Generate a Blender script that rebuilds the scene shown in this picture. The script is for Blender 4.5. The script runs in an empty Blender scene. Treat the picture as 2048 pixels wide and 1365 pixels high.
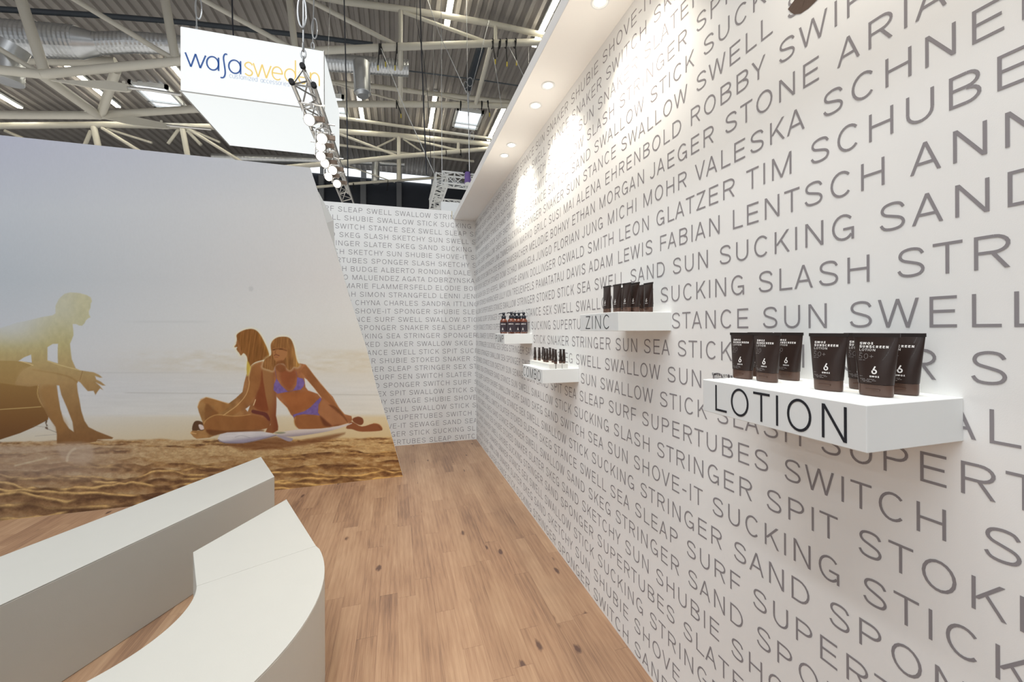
import bpy, bmesh, math, random
import numpy as np
from mathutils import Vector, Matrix
random.seed(4); rng = np.random.default_rng(7)
S = bpy.context.scene
COL = S.collection
PI = math.pi

# ------------------------------------------------------------------ camera, world, lamps, exposure
F, CX, CY, YAW, ROLL = 796.0, 1024.0, 659.44, 0.28244, 0.005   # 14 mm lens on a 36 mm wide frame, 2048x1365
HC = 1.513                                                      # eye height
WX = 1.05                                                       # face of the lettered wall
LY = 5.411                                                      # face of the end wall
MY = 4.245                                                      # face of the mural partition
right = Vector((math.cos(YAW), -math.sin(YAW), 0)); up = Vector((0, 0, 1)); fwd = Vector((math.sin(YAW), math.cos(YAW), 0))
c_, s_ = math.cos(ROLL), math.sin(ROLL)
rc = right*c_ - up*s_; uc = right*s_ + up*c_
cam = bpy.data.cameras.new('camera'); co = bpy.data.objects.new('camera', cam); COL.objects.link(co)
co.matrix_world = Matrix(((rc.x, uc.x, -fwd.x, 0), (rc.y, uc.y, -fwd.y, 0), (rc.z, uc.z, -fwd.z, HC), (0, 0, 0, 1)))
cam.sensor_width = 36; cam.lens = 36*F/2048; cam.shift_y = -(682.5-CY)/2048; cam.clip_start = .02; cam.clip_end = 200
S.camera = co

W = bpy.data.worlds.new('hall_surroundings'); S.world = W; W.use_nodes = True
bg = W.node_tree.nodes['Background']; bg.inputs[0].default_value = (.93, .97, 1.0, 1); bg.inputs[1].default_value = .10

def area(name, loc, sx, sy, power, col=(1, .97, .93), rot=(0, 0, 0)):
    l = bpy.data.lights.new(name, 'AREA'); l.shape = 'RECTANGLE'; l.size = sx; l.size_y = sy; l.energy = power; l.color = col
    o = bpy.data.objects.new(name, l); COL.objects.link(o); o.location = loc; o.rotation_euler = rot
    return o
# rows of hall lamps under the roof, continuing the visible rows overhead
for x, pw in ((-23, 560), (-20, 560), (-16.5, 480), (-13.6, 420), (-10.6, 360), (-7.5, 190)):
    area('roof_lamp_row', (x, -9.0, HC+8.9-.0066*x*x), .4, 18, pw, (.93, .975, 1))

for x, y, pw in ((-4.5, -1, 280), (-1.45, -1, 500), (1.58, -2, 260), (-1.45, -13, 130), (1.58, -13, 130)):
    area('roof_lamp_row', (x, y, HC+8.9-.0066*x*x), .4, 9, pw, (.95, .98, 1))

# unseen fill lights added behind the stand to brighten roof and trusses
for x, y, w_, h_, pw in ((-9, 14, 16, 13, 330), (3.5, 13, 6, 10, 110), (-14, 6.5, 12, 3.5, 50)):
    area('roof_fill', (x, y, 2.6), w_, h_, pw, (1, .97, .92), (PI, 0, 0))

S.view_settings.view_transform = 'Standard'; S.view_settings.look = 'None'; S.view_settings.gamma = 1
S.view_settings.use_curve_mapping = False; S.view_settings.exposure = 0.12
S.cycles.max_bounces = 6; S.cycles.diffuse_bounces = 4; S.cycles.use_denoising = True

# ------------------------------------------------------------------ picture point -> place in the hall
def ray(x, y):
    rx, uz = (x-CX)/F, -(y-CY)/F
    rx, uz = c_*rx + s_*uz, -s_*rx + c_*uz
    return Vector((math.sin(YAW)+rx*math.cos(YAW), math.cos(YAW)-rx*math.sin(YAW), uz))
def on(x, y, X=None, Y=None, Z=None):
    d = ray(x, y)
    t = X/d.x if X is not None else Y/d.y if Y is not None else (Z-HC)/d.z
    return Vector((d.x*t, d.y*t, HC+d.z*t))

# ------------------------------------------------------------------ helpers
def lin(c): return tuple(((v/255+.055)/1.055)**2.4 if v > 10 else v/255/12.92 for v in c)
def mat(name, col, rough=.6, metal=0, emit=None, estr=0, noise=0, nscale=30, bump=0, bscale=200, spec=.5, alpha=1, trans=0, coat=0):
    m = bpy.data.materials.new(name); m.use_nodes = True; nt = m.node_tree; b = nt.nodes['Principled BSDF']
    b.inputs['Base Color'].default_value = (*col, 1); b.inputs['Roughness'].default_value = rough; b.inputs['Metallic'].default_value = metal
    b.inputs['Specular IOR Level'].default_value = spec; b.inputs['Coat Weight'].default_value = coat
    if trans: b.inputs['Transmission Weight'].default_value = trans
    if emit: b.inputs['Emission Color'].default_value = (*emit, 1); b.inputs['Emission Strength'].default_value = estr
    if noise or bump:
        tc = nt.nodes.new('ShaderNodeTexCoord')
    if noise:
        n = nt.nodes.new('ShaderNodeTexNoise'); n.inputs['Scale'].default_value = nscale; n.inputs['Detail'].default_value = 4
        r = nt.nodes.new('ShaderNodeMapRange'); r.inputs['To Min'].default_value = 1-noise; r.inputs['To Max'].default_value = 1+noise
        mx = nt.nodes.new('ShaderNodeMix'); mx.data_type = 'RGBA'; mx.blend_type = 'MULTIPLY'; mx.inputs[0].default_value = 1
        mx.inputs[6].default_value = (*col, 1)
        nt.links.new(tc.outputs['Object'], n.inputs['Vector']); nt.links.new(n.outputs['Fac'], r.inputs['Value'])
        nt.links.new(r.outputs['Result'], mx.inputs[7]); nt.links.new(mx.outputs[2], b.inputs['Base Color'])
    if bump:
        n2 = nt.nodes.new('ShaderNodeTexNoise'); n2.inputs['Scale'].default_value = bscale
        bp = nt.nodes.new('ShaderNodeBump'); bp.inputs['Strength'].default_value = bump; bp.inputs['Distance'].default_value = .002
        nt.links.new(tc.outputs['Object'], n2.inputs['Vector']); nt.links.new(n2.outputs['Fac'], bp.inputs['Height'])
        nt.links.new(bp.outputs['Normal'], b.inputs['Normal'])
    return m

class MB:
    def __init__(s): s.v = []; s.f = []
    def add(s, vs, fs):
        o = len(s.v); s.v += [tuple(p) for p in vs]; s.f += [tuple(i+o for i in f) for f in fs]
    def box(s, a, b):
        x0, y0, z0 = a; x1, y1, z1 = b
        s.add([(x0,y0,z0),(x1,y0,z0),(x1,y1,z0),(x0,y1,z0),(x0,y0,z1),(x1,y0,z1),(x1,y1,z1),(x0,y1,z1)],
              [(0,3,2,1),(4,5,6,7),(0,1,5,4),(1,2,6,5),(2,3,7,6),(3,0,4,7)])
    def prism(s, pts, z0, z1):
        n = len(pts)
        s.add([(p[0],p[1],z0) for p in pts]+[(p[0],p[1],z1) for p in pts],
              [tuple(reversed(range(n))), tuple(range(n,2*n))]+[(i,(i+1)%n,(i+1)%n+n,i+n) for i in range(n)])
    def tube(s, p, q, r, n=12, r2=None, cap=True):
        p = Vector(p); q = Vector(q); d = (q-p).normalized(); r2 = r if r2 is None else r2
        a = d.orthogonal().normalized(); b = d.cross(a); vs = []
        for k in range(n):
            t = 2*PI*k/n; e = a*math.cos(t)+b*math.sin(t); vs += [p+e*r, q+e*r2]
        fs = [(2*k, 2*((k+1)%n), 2*((k+1)%n)+1, 2*k+1) for k in range(n)]
        if cap: fs += [tuple(reversed(range(0,2*n,2))), tuple(range(1,2*n,2))]
        s.add(vs, fs)
    def path(s, pts, r, n=8, closed=False):
        m = len(pts); P = [Vector(p) for p in pts]; rings = []; prev = None
        for i in range(m):
            if closed: d = (P[(i+1)%m]-P[i-1]).normalized()
            else: d = (P[min(i+1,m-1)]-P[max(i-1,0)]).normalized()
            a = d.orthogonal().normalized() if prev is None else (prev-d*prev.dot(d)).normalized()
            prev = a; b = d.cross(a)
            rings.append([P[i]+a*r*math.cos(2*PI*k/n)+b*r*math.sin(2*PI*k/n) for k in range(n)])
        vs = [v for g in rings for v in g]; fs = []
        for i in range(m if closed else m-1):
            j = (i+1)%m
            fs += [(i*n+k, i*n+(k+1)%n, j*n+(k+1)%n, j*n+k) for k in range(n)]
        if not closed: fs += [tuple(reversed(range(n))), tuple(range((m-1)*n, m*n))]
        s.add(vs, fs)
    def lathe(s, prof, c=(0,0,0), n=24, sx=1, sy=1):
        m = len(prof); vs = []
        for r, z in prof:
            for k in range(n):
                t = 2*PI*k/n; vs.append((c[0]+r*sx*math.cos(t), c[1]+r*sy*math.sin(t), c[2]+z))
        fs = [(i*n+k, i*n+(k+1)%n, (i+1)*n+(k+1)%n, (i+1)*n+k) for i in range(m-1) for k in range(n)]
        fs += [tuple(reversed(range(n))), tuple(range((m-1)*n, m*n))]
        s.add(vs, fs)
    def build(s, name, m, parent=None, smooth=False, bevel=0, segs=2, loc=None):
        me = bpy.data.meshes.new(name); me.from_pydata(s.v, [], s.f); me.update()
        if not isinstance(m, (list, tuple)): m = [m]
        for x in m: me.materials.append(x)
        o = bpy.data.objects.new(name, me); COL.objects.link(o)
        if parent is not None: o.parent = parent
        if smooth:
            for p in me.polygons: p.use_smooth = True
            try: me.set_sharp_from_angle(angle=math.radians(40))
            except Exception: pass
        if bevel:
            b = o.modifiers.new('bevel', 'BEVEL'); b.width = bevel; b.segments = segs; b.limit_method = 'ANGLE'; b.angle_limit = math.radians(40)
        if loc is not None: o.location = loc
        return o
def tag(o, label, cat, group=None):
    o['label'] = label; o['category'] = cat
    if group: o['group'] = group
    return o
def struct(o, label=None):
    o['kind'] = 'structure'
    if label: o['label'] = label
    return o
def empty(name, loc, label, cat, group=None, rz=0):
    o = bpy.data.objects.new(name, None); COL.objects.link(o); o.location = loc; o.rotation_euler.z = rz
    o.empty_display_size = .1
    return tag(o, label, cat, group)
def dup(root, loc, label, rz=None):
    r = root.copy(); COL.objects.link(r); r.location = loc; r['label'] = label
    if rz is not None: r.rotation_euler.z = rz
    for ch in list(root.children):
        c = ch.copy(); COL.objects.link(c); c.parent = r
        for g in list(ch.children):
            d = g.copy(); COL.objects.link(d); d.parent = c
    return r

# ------------------------------------------------------------------ light sans lettering drawn stroke by stroke
def catmull(P, k=6):
    out = []
    for i in range(len(P)-1):
        a = P[max(i-1,0)]; b = P[i]; c = P[i+1]; d = P[min(i+2,len(P)-1)]
        for j in range(k):
            t = j/k
            out.append(tuple(.5*((2*b[q])+(-a[q]+c[q])*t+(2*a[q]-5*b[q]+4*c[q]-d[q])*t*t+(-a[q]+3*b[q]-3*c[q]+d[q])*t**3) for q in (0,1)))
    out.append(P[-1]); return out
def ribbon(P, s, closed=False):
    n = len(P); L = []; R = []
    for i in range(n):
        p0 = P[i-1] if (closed or i) else P[i]; p1 = P[(i+1)%n] if (closed or i < n-1) else P[i]
        dx, dy = p1[0]-p0[0], p1[1]-p0[1]; l = math.hypot(dx, dy) or 1
        nx, ny = -dy/l*s/2, dx/l*s/2
        L.append((P[i][0]+nx, P[i][1]+ny)); R.append((P[i][0]-nx, P[i][1]-ny))
    return [[R[i], R[(i+1)%n], L[(i+1)%n], L[i]] for i in range(n if closed else n-1)]
def arcp(cx, cy, rx, ry, a0, a1, n):
    return [(cx+rx*math.cos(math.radians(a0+(a1-a0)*i/n)), cy+ry*math.sin(math.radians(a0+(a1-a0)*i/n))) for i in range(n+1)]
WID = dict(S=.74,T=.71,A=.81,N=.75,C=.77,E=.665,U=.74,W=1.19,I=.09,H=.75,P=.72,R=.75,D=.80,O=.86,G=.80,K=.74,L=.62,M=.95,B=.73,V=.79,X=.76,Y=.76,Z=.70,F=.64,J=.48)
WID.update({'-': .36, '3': .6, '0': .68, '5': .6, '+': .6, '1': .3})
SB = {c: (.181,.181) for c in 'INHMU'}
SB.update({c: (.181,.14) for c in 'BDPR'}); SB.update({c: (.181,.155) for c in 'E'}); SB.update({'F': (.181,.09), 'L': (.181,.06), 'K': (.181,.06),
 'S': (.155,.155),'C': (.155,.145),'O': (.155,.155),'G': (.155,.17),'T': (.055,.07),'A': (.03,.10),'W': (.03,.09),'V': (.03,.05),'X': (.05,.05),'Y': (.03,.03),
 'Z': (.09,.09),'J': (.05,.18),'-': (.12,.12),'3': (.12,.12),'0': (.12,.12),'5': (.12,.12),'+': (.1,.1),'1': (.1,.1)})
SPACE = .52
def glyph(ch, s, w, n=10):
    q = []
    def V(x, y0=0, y1=1): q.append([(x,y0),(x+s,y0),(x+s,y1),(x,y1)])
    def H(x0, x1, y): q.append([(x0,y),(x1,y),(x1,y+s),(x0,y+s)])
    def D(x1, y1, x2, y2):
        t = s*math.hypot(x2-x1, y2-y1)/abs(y2-y1)/2
        q.append([(x1-t,y1),(x1+t,y1),(x2+t,y2),(x2-t,y2)])
    def R(P, closed=False): q.extend(ribbon(P, s, closed))
    h = s/2; g = s*.56
    if ch == 'I': V(0)
    elif ch == 'H': V(0); V(w-s); H(s, w-s, .47)
    elif ch == 'N': V(0); V(w-s); D(g, 1, w-g, 0)
    elif ch == 'M': V(0); V(w-s); D(g, 1, w/2, 0); D(w-g, 1, w/2, 0)
    elif ch == 'A': D(g, 0, w/2, 1); D(w-g, 0, w/2, 1); H(w*.2, w*.8, .27)
    elif ch == 'V': D(g, 1, w/2, 0); D(w-g, 1, w/2, 0)
    elif ch == 'W': D(g, 1, w*.26, 0); D(w*.26, 0, w*.5, 1); D(w*.5, 1, w*.74, 0); D(w*.74, 0, w-g, 1)
    elif ch == 'X': D(g*1.2, 0, w-g*1.6, 1); D(w-g*1.2, 0, g*1.6, 1)
    elif ch == 'Y': D(g, 1, w/2, .42); D(w-g, 1, w/2, .42); V(w/2-h, 0, .46)
    elif ch == 'K': V(0); D(s*1.1, .36, w-s, 1); D(w-g*1.2, 0, w*.40, .60)
    elif ch == 'Z': H(0, w, 0); H(.03, w, 1-s); D(g*1.3, s*.4, w-g*1.3, 1-s*.4)
    elif ch == 'E': V(0); H(s, w, 0); H(s, w*.93, .47); H(s, w, 1-s)
    elif ch == 'F': V(0); H(s, w*.93, .45); H(s, w, 1-s)
    elif ch == 'L': V(0); H(s, w, 0)
    elif ch == 'T': V(w/2-h, 0, 1-s); H(0, w, 1-s)
    elif ch == '-': H(0, w, .36)
    elif ch == '+': H(0, w, .45); V(w/2-h, .45-w/2+h, .45+w/2+h)
    elif ch == 'O' or ch == '0': R(arcp(w/2, .5, w/2-h, .5-h+.012, 0, 360, 2*n)[:-1], True)
    elif ch == 'C': R(arcp(w*.53, .5, w*.53-h, .5-h+.012, 42, 318, 2*n))
    elif ch == 'G':
        R(arcp(w*.52, .5, w*.52-h, .5-h+.012, 42, 322, 2*n)); V(w-s, 0, .47); H(w*.52, w-s, .47-s)
    elif ch == 'S':
        P = [(.93,.77),(.80,.91),(.5,1-h),(.20,.89),(.075+.02,.735),(.20,.59),(.5,.505),(.82,.41),(.94,.26),(.82,.10),(.5,h),(.19,.09),(.045,.235)]
        R(catmull([(x*w, y) for x, y in P], max(2, n//3)))
    elif ch == 'U': V(0, .36, 1); V(w-s, .36, 1); R(arcp(w/2, .36, w/2-h, .36-h+.01, 180, 360, n))
    elif ch == 'J': V(w-s, .28, 1); R(arcp(w*.42, .28, w*.58-h, .28-h+.01, 200, 360, n))
    elif ch == 'D':
        V(0); x = w*.42; H(s, x, 0); H(s, x, 1-s); R(arcp(x, .5, w-x-h, .5-h, -90, 90, n))
    elif ch == 'P' or ch == 'R':
        V(0); x = w*.55; b = .44; ry = (1-b)/2; H(s, x, b); H(s, x, 1-s); R(arcp(x, b+ry, w-x-h, ry-h, -90, 90, n)); 
        if ch == 'R': D(w-g*1.1, 0, w*.52, b+s*.5)
    elif ch == 'B':
        V(0); x = w*.55; H(s, x, 0); H(s, x, .49); H(s, x, 1-s); R(arcp(x, .245+h/2+.0, w-x-h, .245-h/2, -90, 90, n)); R(arcp(x, .745, w-x-h-.03, .255-h, -90, 90, n))
    elif ch == '3':
        R(arcp(w*.45, .74, w*.45-h, .26-h, 150, -90, n)); R(arcp(w*.45, .25, w*.52-h, .25-h+.01, 90, -150, n))
    elif ch == '5':
        H(w*.15, w*.9, 1-s); V(w*.12, .5, 1); R(arcp(w*.42, .31, w*.55-h, .31-h, 140, -150, n))
    elif ch == '1': V(w/2)
    return q
def text_width(t, tr=0):
    x = 0
    for i, c in enumerate(t):
        if c == ' ': x += SPACE; continue
        a, b = SB[c]; x += a+WID[c]+b+tr
    return x
def letters(mb, t, O, U, V, cap, s=.09, x0=0, tr=0, umin=None, umax=None, xs=1, fn=None, n=10):
    """set a line; x0 in cap heights is where the line's first sidebearing starts; O+U*u+V*v"""
    x = x0; nrm = None if fn else U.cross(V)
    for c in t:
        if c == ' ': x += SPACE*xs; continue
        a, b = SB[c]; x += a*xs
        if (umin is None or (x+WID[c]*xs)*cap > umin) and (umax is None or x*cap < umax):
            for gi, p in enumerate(glyph(c, s/xs if xs > 1 else s, WID[c], n)):
                vs = []; lift = nrm*(4e-5*(gi % 7)) if nrm else None
                for u, v in p:
                    uu = (x+u*xs)*cap
                    if umin is not None: uu = max(uu, umin)
                    if umax is not None: uu = min(uu, umax)
                    vs.append(fn(uu, v*cap) if fn else O+U*uu+V*(v*cap)+lift)
                mb.add(vs, [(0,1,2,3)])
        x += (WID[c]+b+tr)*xs
    return x
def head(words, wi, li=0):
    """advance from the line start to the left edge of letter li of word wi"""
    t = ' '.join(words); k = len(' '.join(words[:wi]))+(1 if wi else 0)+li
    return text_width(t[:k]) + SB[t[k]][0]

# ------------------------------------------------------------------ materials
m_wall = mat('white_wall_paint', (.82,.825,.82), .75, noise=.015, nscale=3, bump=.06, bscale=500, spec=.2)
m_ink = mat('grey_print', (.27,.255,.27), .7, spec=.2)
m_black = mat('black_vinyl', (.012,.014,.022), .45)
m_brown = mat('brown_letter', (.10,.066,.05), .5)
m_shelf = mat('white_lacquer', (.785,.81,.81), .65)
m_bench = mat('white_leatherette', (.525,.515,.475), .55, noise=.02, nscale=8, bump=.12, bscale=350, spec=.35)
m_soffit = mat('white_soffit', (.86,.85,.83), .7, noise=.01, nscale=5)
m_cream = mat('cream_painted_steel', (.68,.65,.565), .45, noise=.05, nscale=2)
m_alu = mat('aluminium', (.75,.73,.70), .32, 1, noise=.05, nscale=20)
m_galv = mat('galvanised_duct', (.72,.74,.76), .34, .85, noise=.14, nscale=6)
m_pipe = mat('blue_grey_pipe', (.07,.085,.105), .5)
m_deck = mat('roof_deck_steel', (.36,.335,.315), .6, noise=.10, nscale=1.5, spec=.3)
m_led = mat('led_tube', (1,1,1), .5, emit=(1,.94,.76), estr=22)
m_sky = mat('skylight_pane', (.9,.95,1), .4, emit=(.88,.95,1), estr=1.05)
m_frame = mat('white_frame', (.75,.77,.78), .5)
m_navy = mat('dark_navy_panel', (.03,.036,.052), .6, noise=.06, nscale=.6)
m_pil = mat('grey_pilaster', (.21,.22,.24), .6)
m_strap = mat('black_webbing', (.012,.012,.014), .8)
m_yellow = mat('yellow_tag', (.62,.50,.06), .6)
m_wire = mat('steel_wire', (.55,.56,.57), .4, .6)
m_white = mat('white_panel', (.83,.84,.83), .6, noise=.01)
m_ochre = mat('raw_board_edge', (.42,.34,.16), .7)
m_lamp = mat('hot_lamp', (1,1,1), .4, emit=(1,.93,.80), estr=4)
m_dl = mat('downlight_lens', (1,1,1), .4, emit=(1,.93,.80), estr=9)
m_purple = mat('purple_drape', (.20,.12,.38), .6)
m_tube = mat('brown_tube_plastic', (.032,.0195,.016), .28, noise=.1, nscale=40, spec=.42, coat=.06)
m_cap = mat('brown_tube_cap', (.105,.058,.042), .3, spec=.5)
m_seal = mat('dark_tube_seal', (.022,.016,.015), .4)
m_tprint = mat('white_tube_print', (.82,.80,.78), .5)
m_gprint = mat('grey_tube_print', (.24,.22,.215), .5)
m_amber = mat('amber_glass', (.13,.032,.013), .12, noise=.05, spec=.6, coat=.4)
m_label = mat('violet_brown_label', (.036,.026,.036), .5)
m_acrylic = mat('clear_white_acrylic', (.86,.86,.82), .3, trans=.12)

# floor planks
def plank_mat():
    m = bpy.data.materials.new('oak_laminate'); m.use_nodes = True; nt = m.node_tree; N = nt.nodes; Lk = nt.links
    b = N['Principled BSDF']; b.inputs['Roughness'].default_value = .42; b.inputs['Specular IOR Level'].default_value = .35
    g = N.new('ShaderNodeNewGeometry'); sp = N.new('ShaderNodeSeparateXYZ'); Lk.new(g.outputs['Position'], sp.inputs[0])
    def mth(op, a, b_=None, c=None):
        n = N.new('ShaderNodeMath'); n.operation = op
        for i, v in enumerate((a, b_, c)):
            if v is None: continue
            if isinstance(v, (int, float)): n.inputs[i].default_value = v
            else: Lk.new(v, n.inputs[i])
        return n.outputs[0]
    PW, PL = .098, .85
    xr = mth('DIVIDE', sp.outputs[0], PW); row = mth('FLOOR', xr); fx = mth('FRACT', xr)
    wn = N.new('ShaderNodeTexWhiteNoise'); wn.noise_dimensions = '1D'; Lk.new(row, wn.inputs['W'])
    yr = mth('ADD', mth('DIVIDE', sp.outputs[1], PL), mth('MULTIPLY', wn.outputs['Value'], 7.3)); col = mth('FLOOR', yr); fy = mth('FRACT', yr)
    cb = N.new('ShaderNodeCombineXYZ'); Lk.new(row, cb.inputs[0]); Lk.new(col, cb.inputs[1])
    w2 = N.new('ShaderNodeTexWhiteNoise'); w2.noise_dimensions = '3D'; Lk.new(cb.outputs[0], w2.inputs['Vector'])
    # grain: stretched noise, shifted per plank
    off = N.new('ShaderNodeCombineXYZ'); Lk.new(mth('MULTIPLY', w2.outputs['Value'], 37.), off.inputs[0]); Lk.new(mth('MULTIPLY', w2.outputs['Value'], 91.), off.inputs[1])
    ad = N.new('ShaderNodeVectorMath'); ad.operation = 'ADD'; Lk.new(g.outputs['Position'], ad.inputs[0]); Lk.new(off.outputs[0], ad.inputs[1])
    def nz(sx, sy, det, dist=0., rough=.55):
        mp = N.new('ShaderNodeMapping'); mp.inputs['Scale'].default_value = (sx, sy, 1); Lk.new(ad.outputs[0], mp.inputs['Vector'])
        n = N.new('ShaderNodeTexNoise'); n.inputs['Scale'].default_value = 1; n.inputs['Detail'].default_value = det; n.inputs['Distortion'].default_value = dist
        n.inputs['Roughness'].default_value = rough; Lk.new(mp.outputs[0], n.inputs['Vector']); return n.outputs['Fac']
    fine = nz(210, 7, 6); broad = nz(11, 1.3, 4, 1.2); patch = nz(3.2, 1.7, 2)
    mpw = N.new('ShaderNodeMapping'); mpw.inputs['Scale'].default_value = (11, 1.1, 1); Lk.new(ad.outputs[0], mpw.inputs['Vector'])
    wv = N.new('ShaderNodeTexWave'); wv.wave_type = 'BANDS'; wv.bands_direction = 'X'; wv.inputs['Scale'].default_value = 1.0
    wv.inputs['Distortion'].default_value = 7; wv.inputs['Detail'].default_value = 2; wv.inputs['Detail Scale'].default_value = .8; Lk.new(mpw.outputs[0], wv.inputs['Vector'])
    # knots
    mpk = N.new('ShaderNodeMapping'); mpk.inputs['Scale'].default_value = (6.4, 3.0, 1); Lk.new(ad.outputs[0], mpk.inputs['Vector'])
    vo = N.new('ShaderNodeTexVoronoi'); vo.inputs['Scale'].default_value = 1; vo.inputs['Randomness'].default_value = 1; Lk.new(mpk.outputs[0], vo.inputs['Vector'])
    kd = N.new('ShaderNodeMapRange'); kd.inputs['From Min'].default_value = .02; kd.inputs['From Max'].default_value = .125; kd.inputs['To Min'].default_value = 1; kd.inputs['To Max'].default_value = 0
    Lk.new(mth('ADD', vo.outputs['Distance'], mth('MULTIPLY', mth('SUBTRACT', nz(34, 12, 4), .5), .22)), kd.inputs['Value'])
    rp = N.new('ShaderNodeValToRGB'); e = rp.color_ramp.elements
    e[0].position = .27; e[0].color = (*lin((97,74,64)), 1); e[1].position = .76; e[1].color = (*lin((184,153,123)), 1)
    k = e.new(.5); k.color = (*lin((156,123,97)), 1)
    t = mth('ADD', mth('MULTIPLY', fine, .35), mth('MULTIPLY', broad, .30)); t = mth('ADD', t, mth('MULTIPLY', w2.outputs['Value'], .13))
    t = mth('ADD', t, mth('MULTIPLY', wv.outputs['Fac'], .055)); t = mth('ADD', t, mth('MULTIPLY', patch, .30)); t = mth('SUBTRACT', t, .035)
    t = mth('SUBTRACT', t, mth('MULTIPLY', kd.outputs[0], .42))
    ex = mth('LESS_THAN', mth('MINIMUM', fx, mth('SUBTRACT', 1., fx)), .008); ey = mth('LESS_THAN', mth('MINIMUM', fy, mth('SUBTRACT', 1., fy)), .0016)
    t = mth('SUBTRACT', t, mth('MULTIPLY', mth('MAXIMUM', ex, ey), .10))
    Lk.new(t, rp.inputs[0]); Lk.new(rp.outputs[0], b.inputs['Base Color'])
    return m
m_floor = plank_mat()

# ------------------------------------------------------------------ setting
f = MB(); f.box((-7.5, -2.5, -.04), (1.25, LY+.1, 0)); struct(f.build('floor', m_floor), 'oak laminate floor of the stand')
f = MB(); f.box((-40, -20, -.10), (30, 26, -.05)); struct(f.build('ground', mat('grey_hall_carpet', (.40,.40,.40), .9, noise=.1, nscale=2)))
wr = MB(); wr.box((WX, -1.4, 0), (WX+.1, LY+.1, HC+1.578)); wall_r = struct(wr.build('wall_right', m_wall), 'white wall covered in grey lettering')
wb = MB(); wb.box((-1.75, LY, 0), (.725, LY+.06, HC+1.612)); wb.box((.725, LY, 0), (WX, LY+.06, HC+1.5)); wall_b = struct(wb.build('wall_back', m_wall), 'white end wall covered in grey lettering')
e_ = MB(); e_.box((.725, LY-.001, HC+1.50), (.733, LY+.06, HC+1.612)); struct(e_.build('trim_1', m_ochre, None))

# lettering on the long wall
DZ = .10691; Z0 = HC+1.4969; CAP = .585*DZ
FILL = 'SWELL SEA SKEG STANCE SLATER SUN SNAKER SWITCH SURF SAND SPONGER STICK SHUBIE SLASH STOKED SWALLOW SUPERTUBES SLEAP SEX SKETCHY'.split()
ROWS = [ # row, words, anchor word, picture x of its left edge
 (1,'STANCE SUN SNAKER SHUBIE SHOVE-IT SEX SEA SUN',4,1205.9),(2,'SWELL STANCE SNAKER SWITCH SKEG SEA',3,1212.7),(3,'SWALLOW SUN SNAKER SLATER SPIT SURF',3,1289),
 (4,'STOKED SWITCH SWALLOW SLASH STRINGER SPIT SUN',4,1240),(5,'SLATER STANCE SWITCH SAND SWALLOW STICK SUCKING SEA',5,1301.3),
 (6,'SUCKING SPONGER SNAKER SUN STANCE SWALLOW SWELL SLASH',6,1393.3),(7,'LINA ZIMMERMANN MARKO GRILC SUSI MAI ALENA EHRENBOLD ROBBY SWIFT SEA',8,1381.9),
 (8,'ZOE BERRY RAMSBACHER MELODIE BOHNY ETHAN MORGAN JAEGER STONE ARIA SUN',8,1451),(9,'DOMI SCHAD MANUELA JUNGO FLORIAN JUNG MICHI MOHR VALESKA SCHNEIDER',9,1647),
 (10,'HERPEL MARCY MONE ARMIN DOLLINGER OSWALD SMITH LEON GLATZER TIM SCHUBERT',9,1492.8),(11,'KARRACHER LILLY VON TREUENFELS PAMATATAU DAVIS ADAM LEWIS FABIAN LENTSCH ANN',9,1466),
 (12,'SUPERTUBES STANCE SWALLOW STRINGER STOKED STICK SEA SWELL SAND SUN SUCKING SAND SEA',11,1760.1),
 (13,'SPONGER SHOVE-IT SPIT SUN STANCE SEX SWELL SWALLOW STICK SUCKING SLASH STRINGER',11,1795.4),(14,'STOKED SUPERTUBES SHUBIE SPIT SUCKING SUPERTUBES SEA SWELL STANCE SUN SWELL SEA',10,1700.1),
 (15,'SUPERTUBES SEX SWITCH STANCE STICK SNAKER STRINGER SUN SEA STICK STRINGER SUN',9,1355.9),(16,'STRINGER SUCKING SEX SKEG STRINGER SAND SHUBIE SKEG SWELL SWALLOW SUN SKETCHY',10,1335.7),
 (17,'STRINGER SWALLOW SEA SPONGER SWITCH STOKED SLEAP SUN SWALLOW STICK SLASH SUPERTUBES',9,1320.4),(18,'SKETCHY SUN SEWAGE SUN SAND SPIT SEA SLEAP SURF SUPERTUBES SWITCH SEA',10,1569.5),
 (19,'STRINGER SAND STANCE SUN SWELL SWALLOW STICK SUCKING SLASH STRINGER SPIT STOKED',11,1717.7),(20,'SHUBIE SWALLOW SURF SAND SKEG SAND SWITCH SEA SUN SHOVE-IT SUCKING STICK SUN',11,1727),
 (21,'SUCKING STANCE SEX SWELL SWALLOW STICK SUCKING STRINGER SAND SPONGER SEA',9,1659.4),(22,'STOKED SLATER SKEG STANCE SWELL SEA SLEAP SURF SUPERTUBES',7,1374),
 (23,'STANCE SPONGER SWELL SWALLOW SAND SKEG STRINGER SAND SPONGER SUN',7,1376.9),(24,'STOKED SNAKER SLATER SKEG SAND SKETCHY SUN SHUBIE SHOVE-IT SEA',7,1312.7),
 (25,'SUCKING STRINGER SAND SPONGER SUPERTUBES SLATER SWELL SUN',4,1195.5),(26,'STANCE SEX SWELL SWALLOW STICK SUCKING STRINGER SEA SWELL SKEG',6,1300.2),
 (27,'SNAKER SLATER SKEG SAND SKETCHY SUN SHUBIE SHOVE-IT SWITCH SUN SEA',7,1269.1),(28,'STICK SUCKING STRINGER SPONGER SWITCH SAND SHUBIE SWELL STICK',5,1269.7)]
lt = MB()
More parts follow.
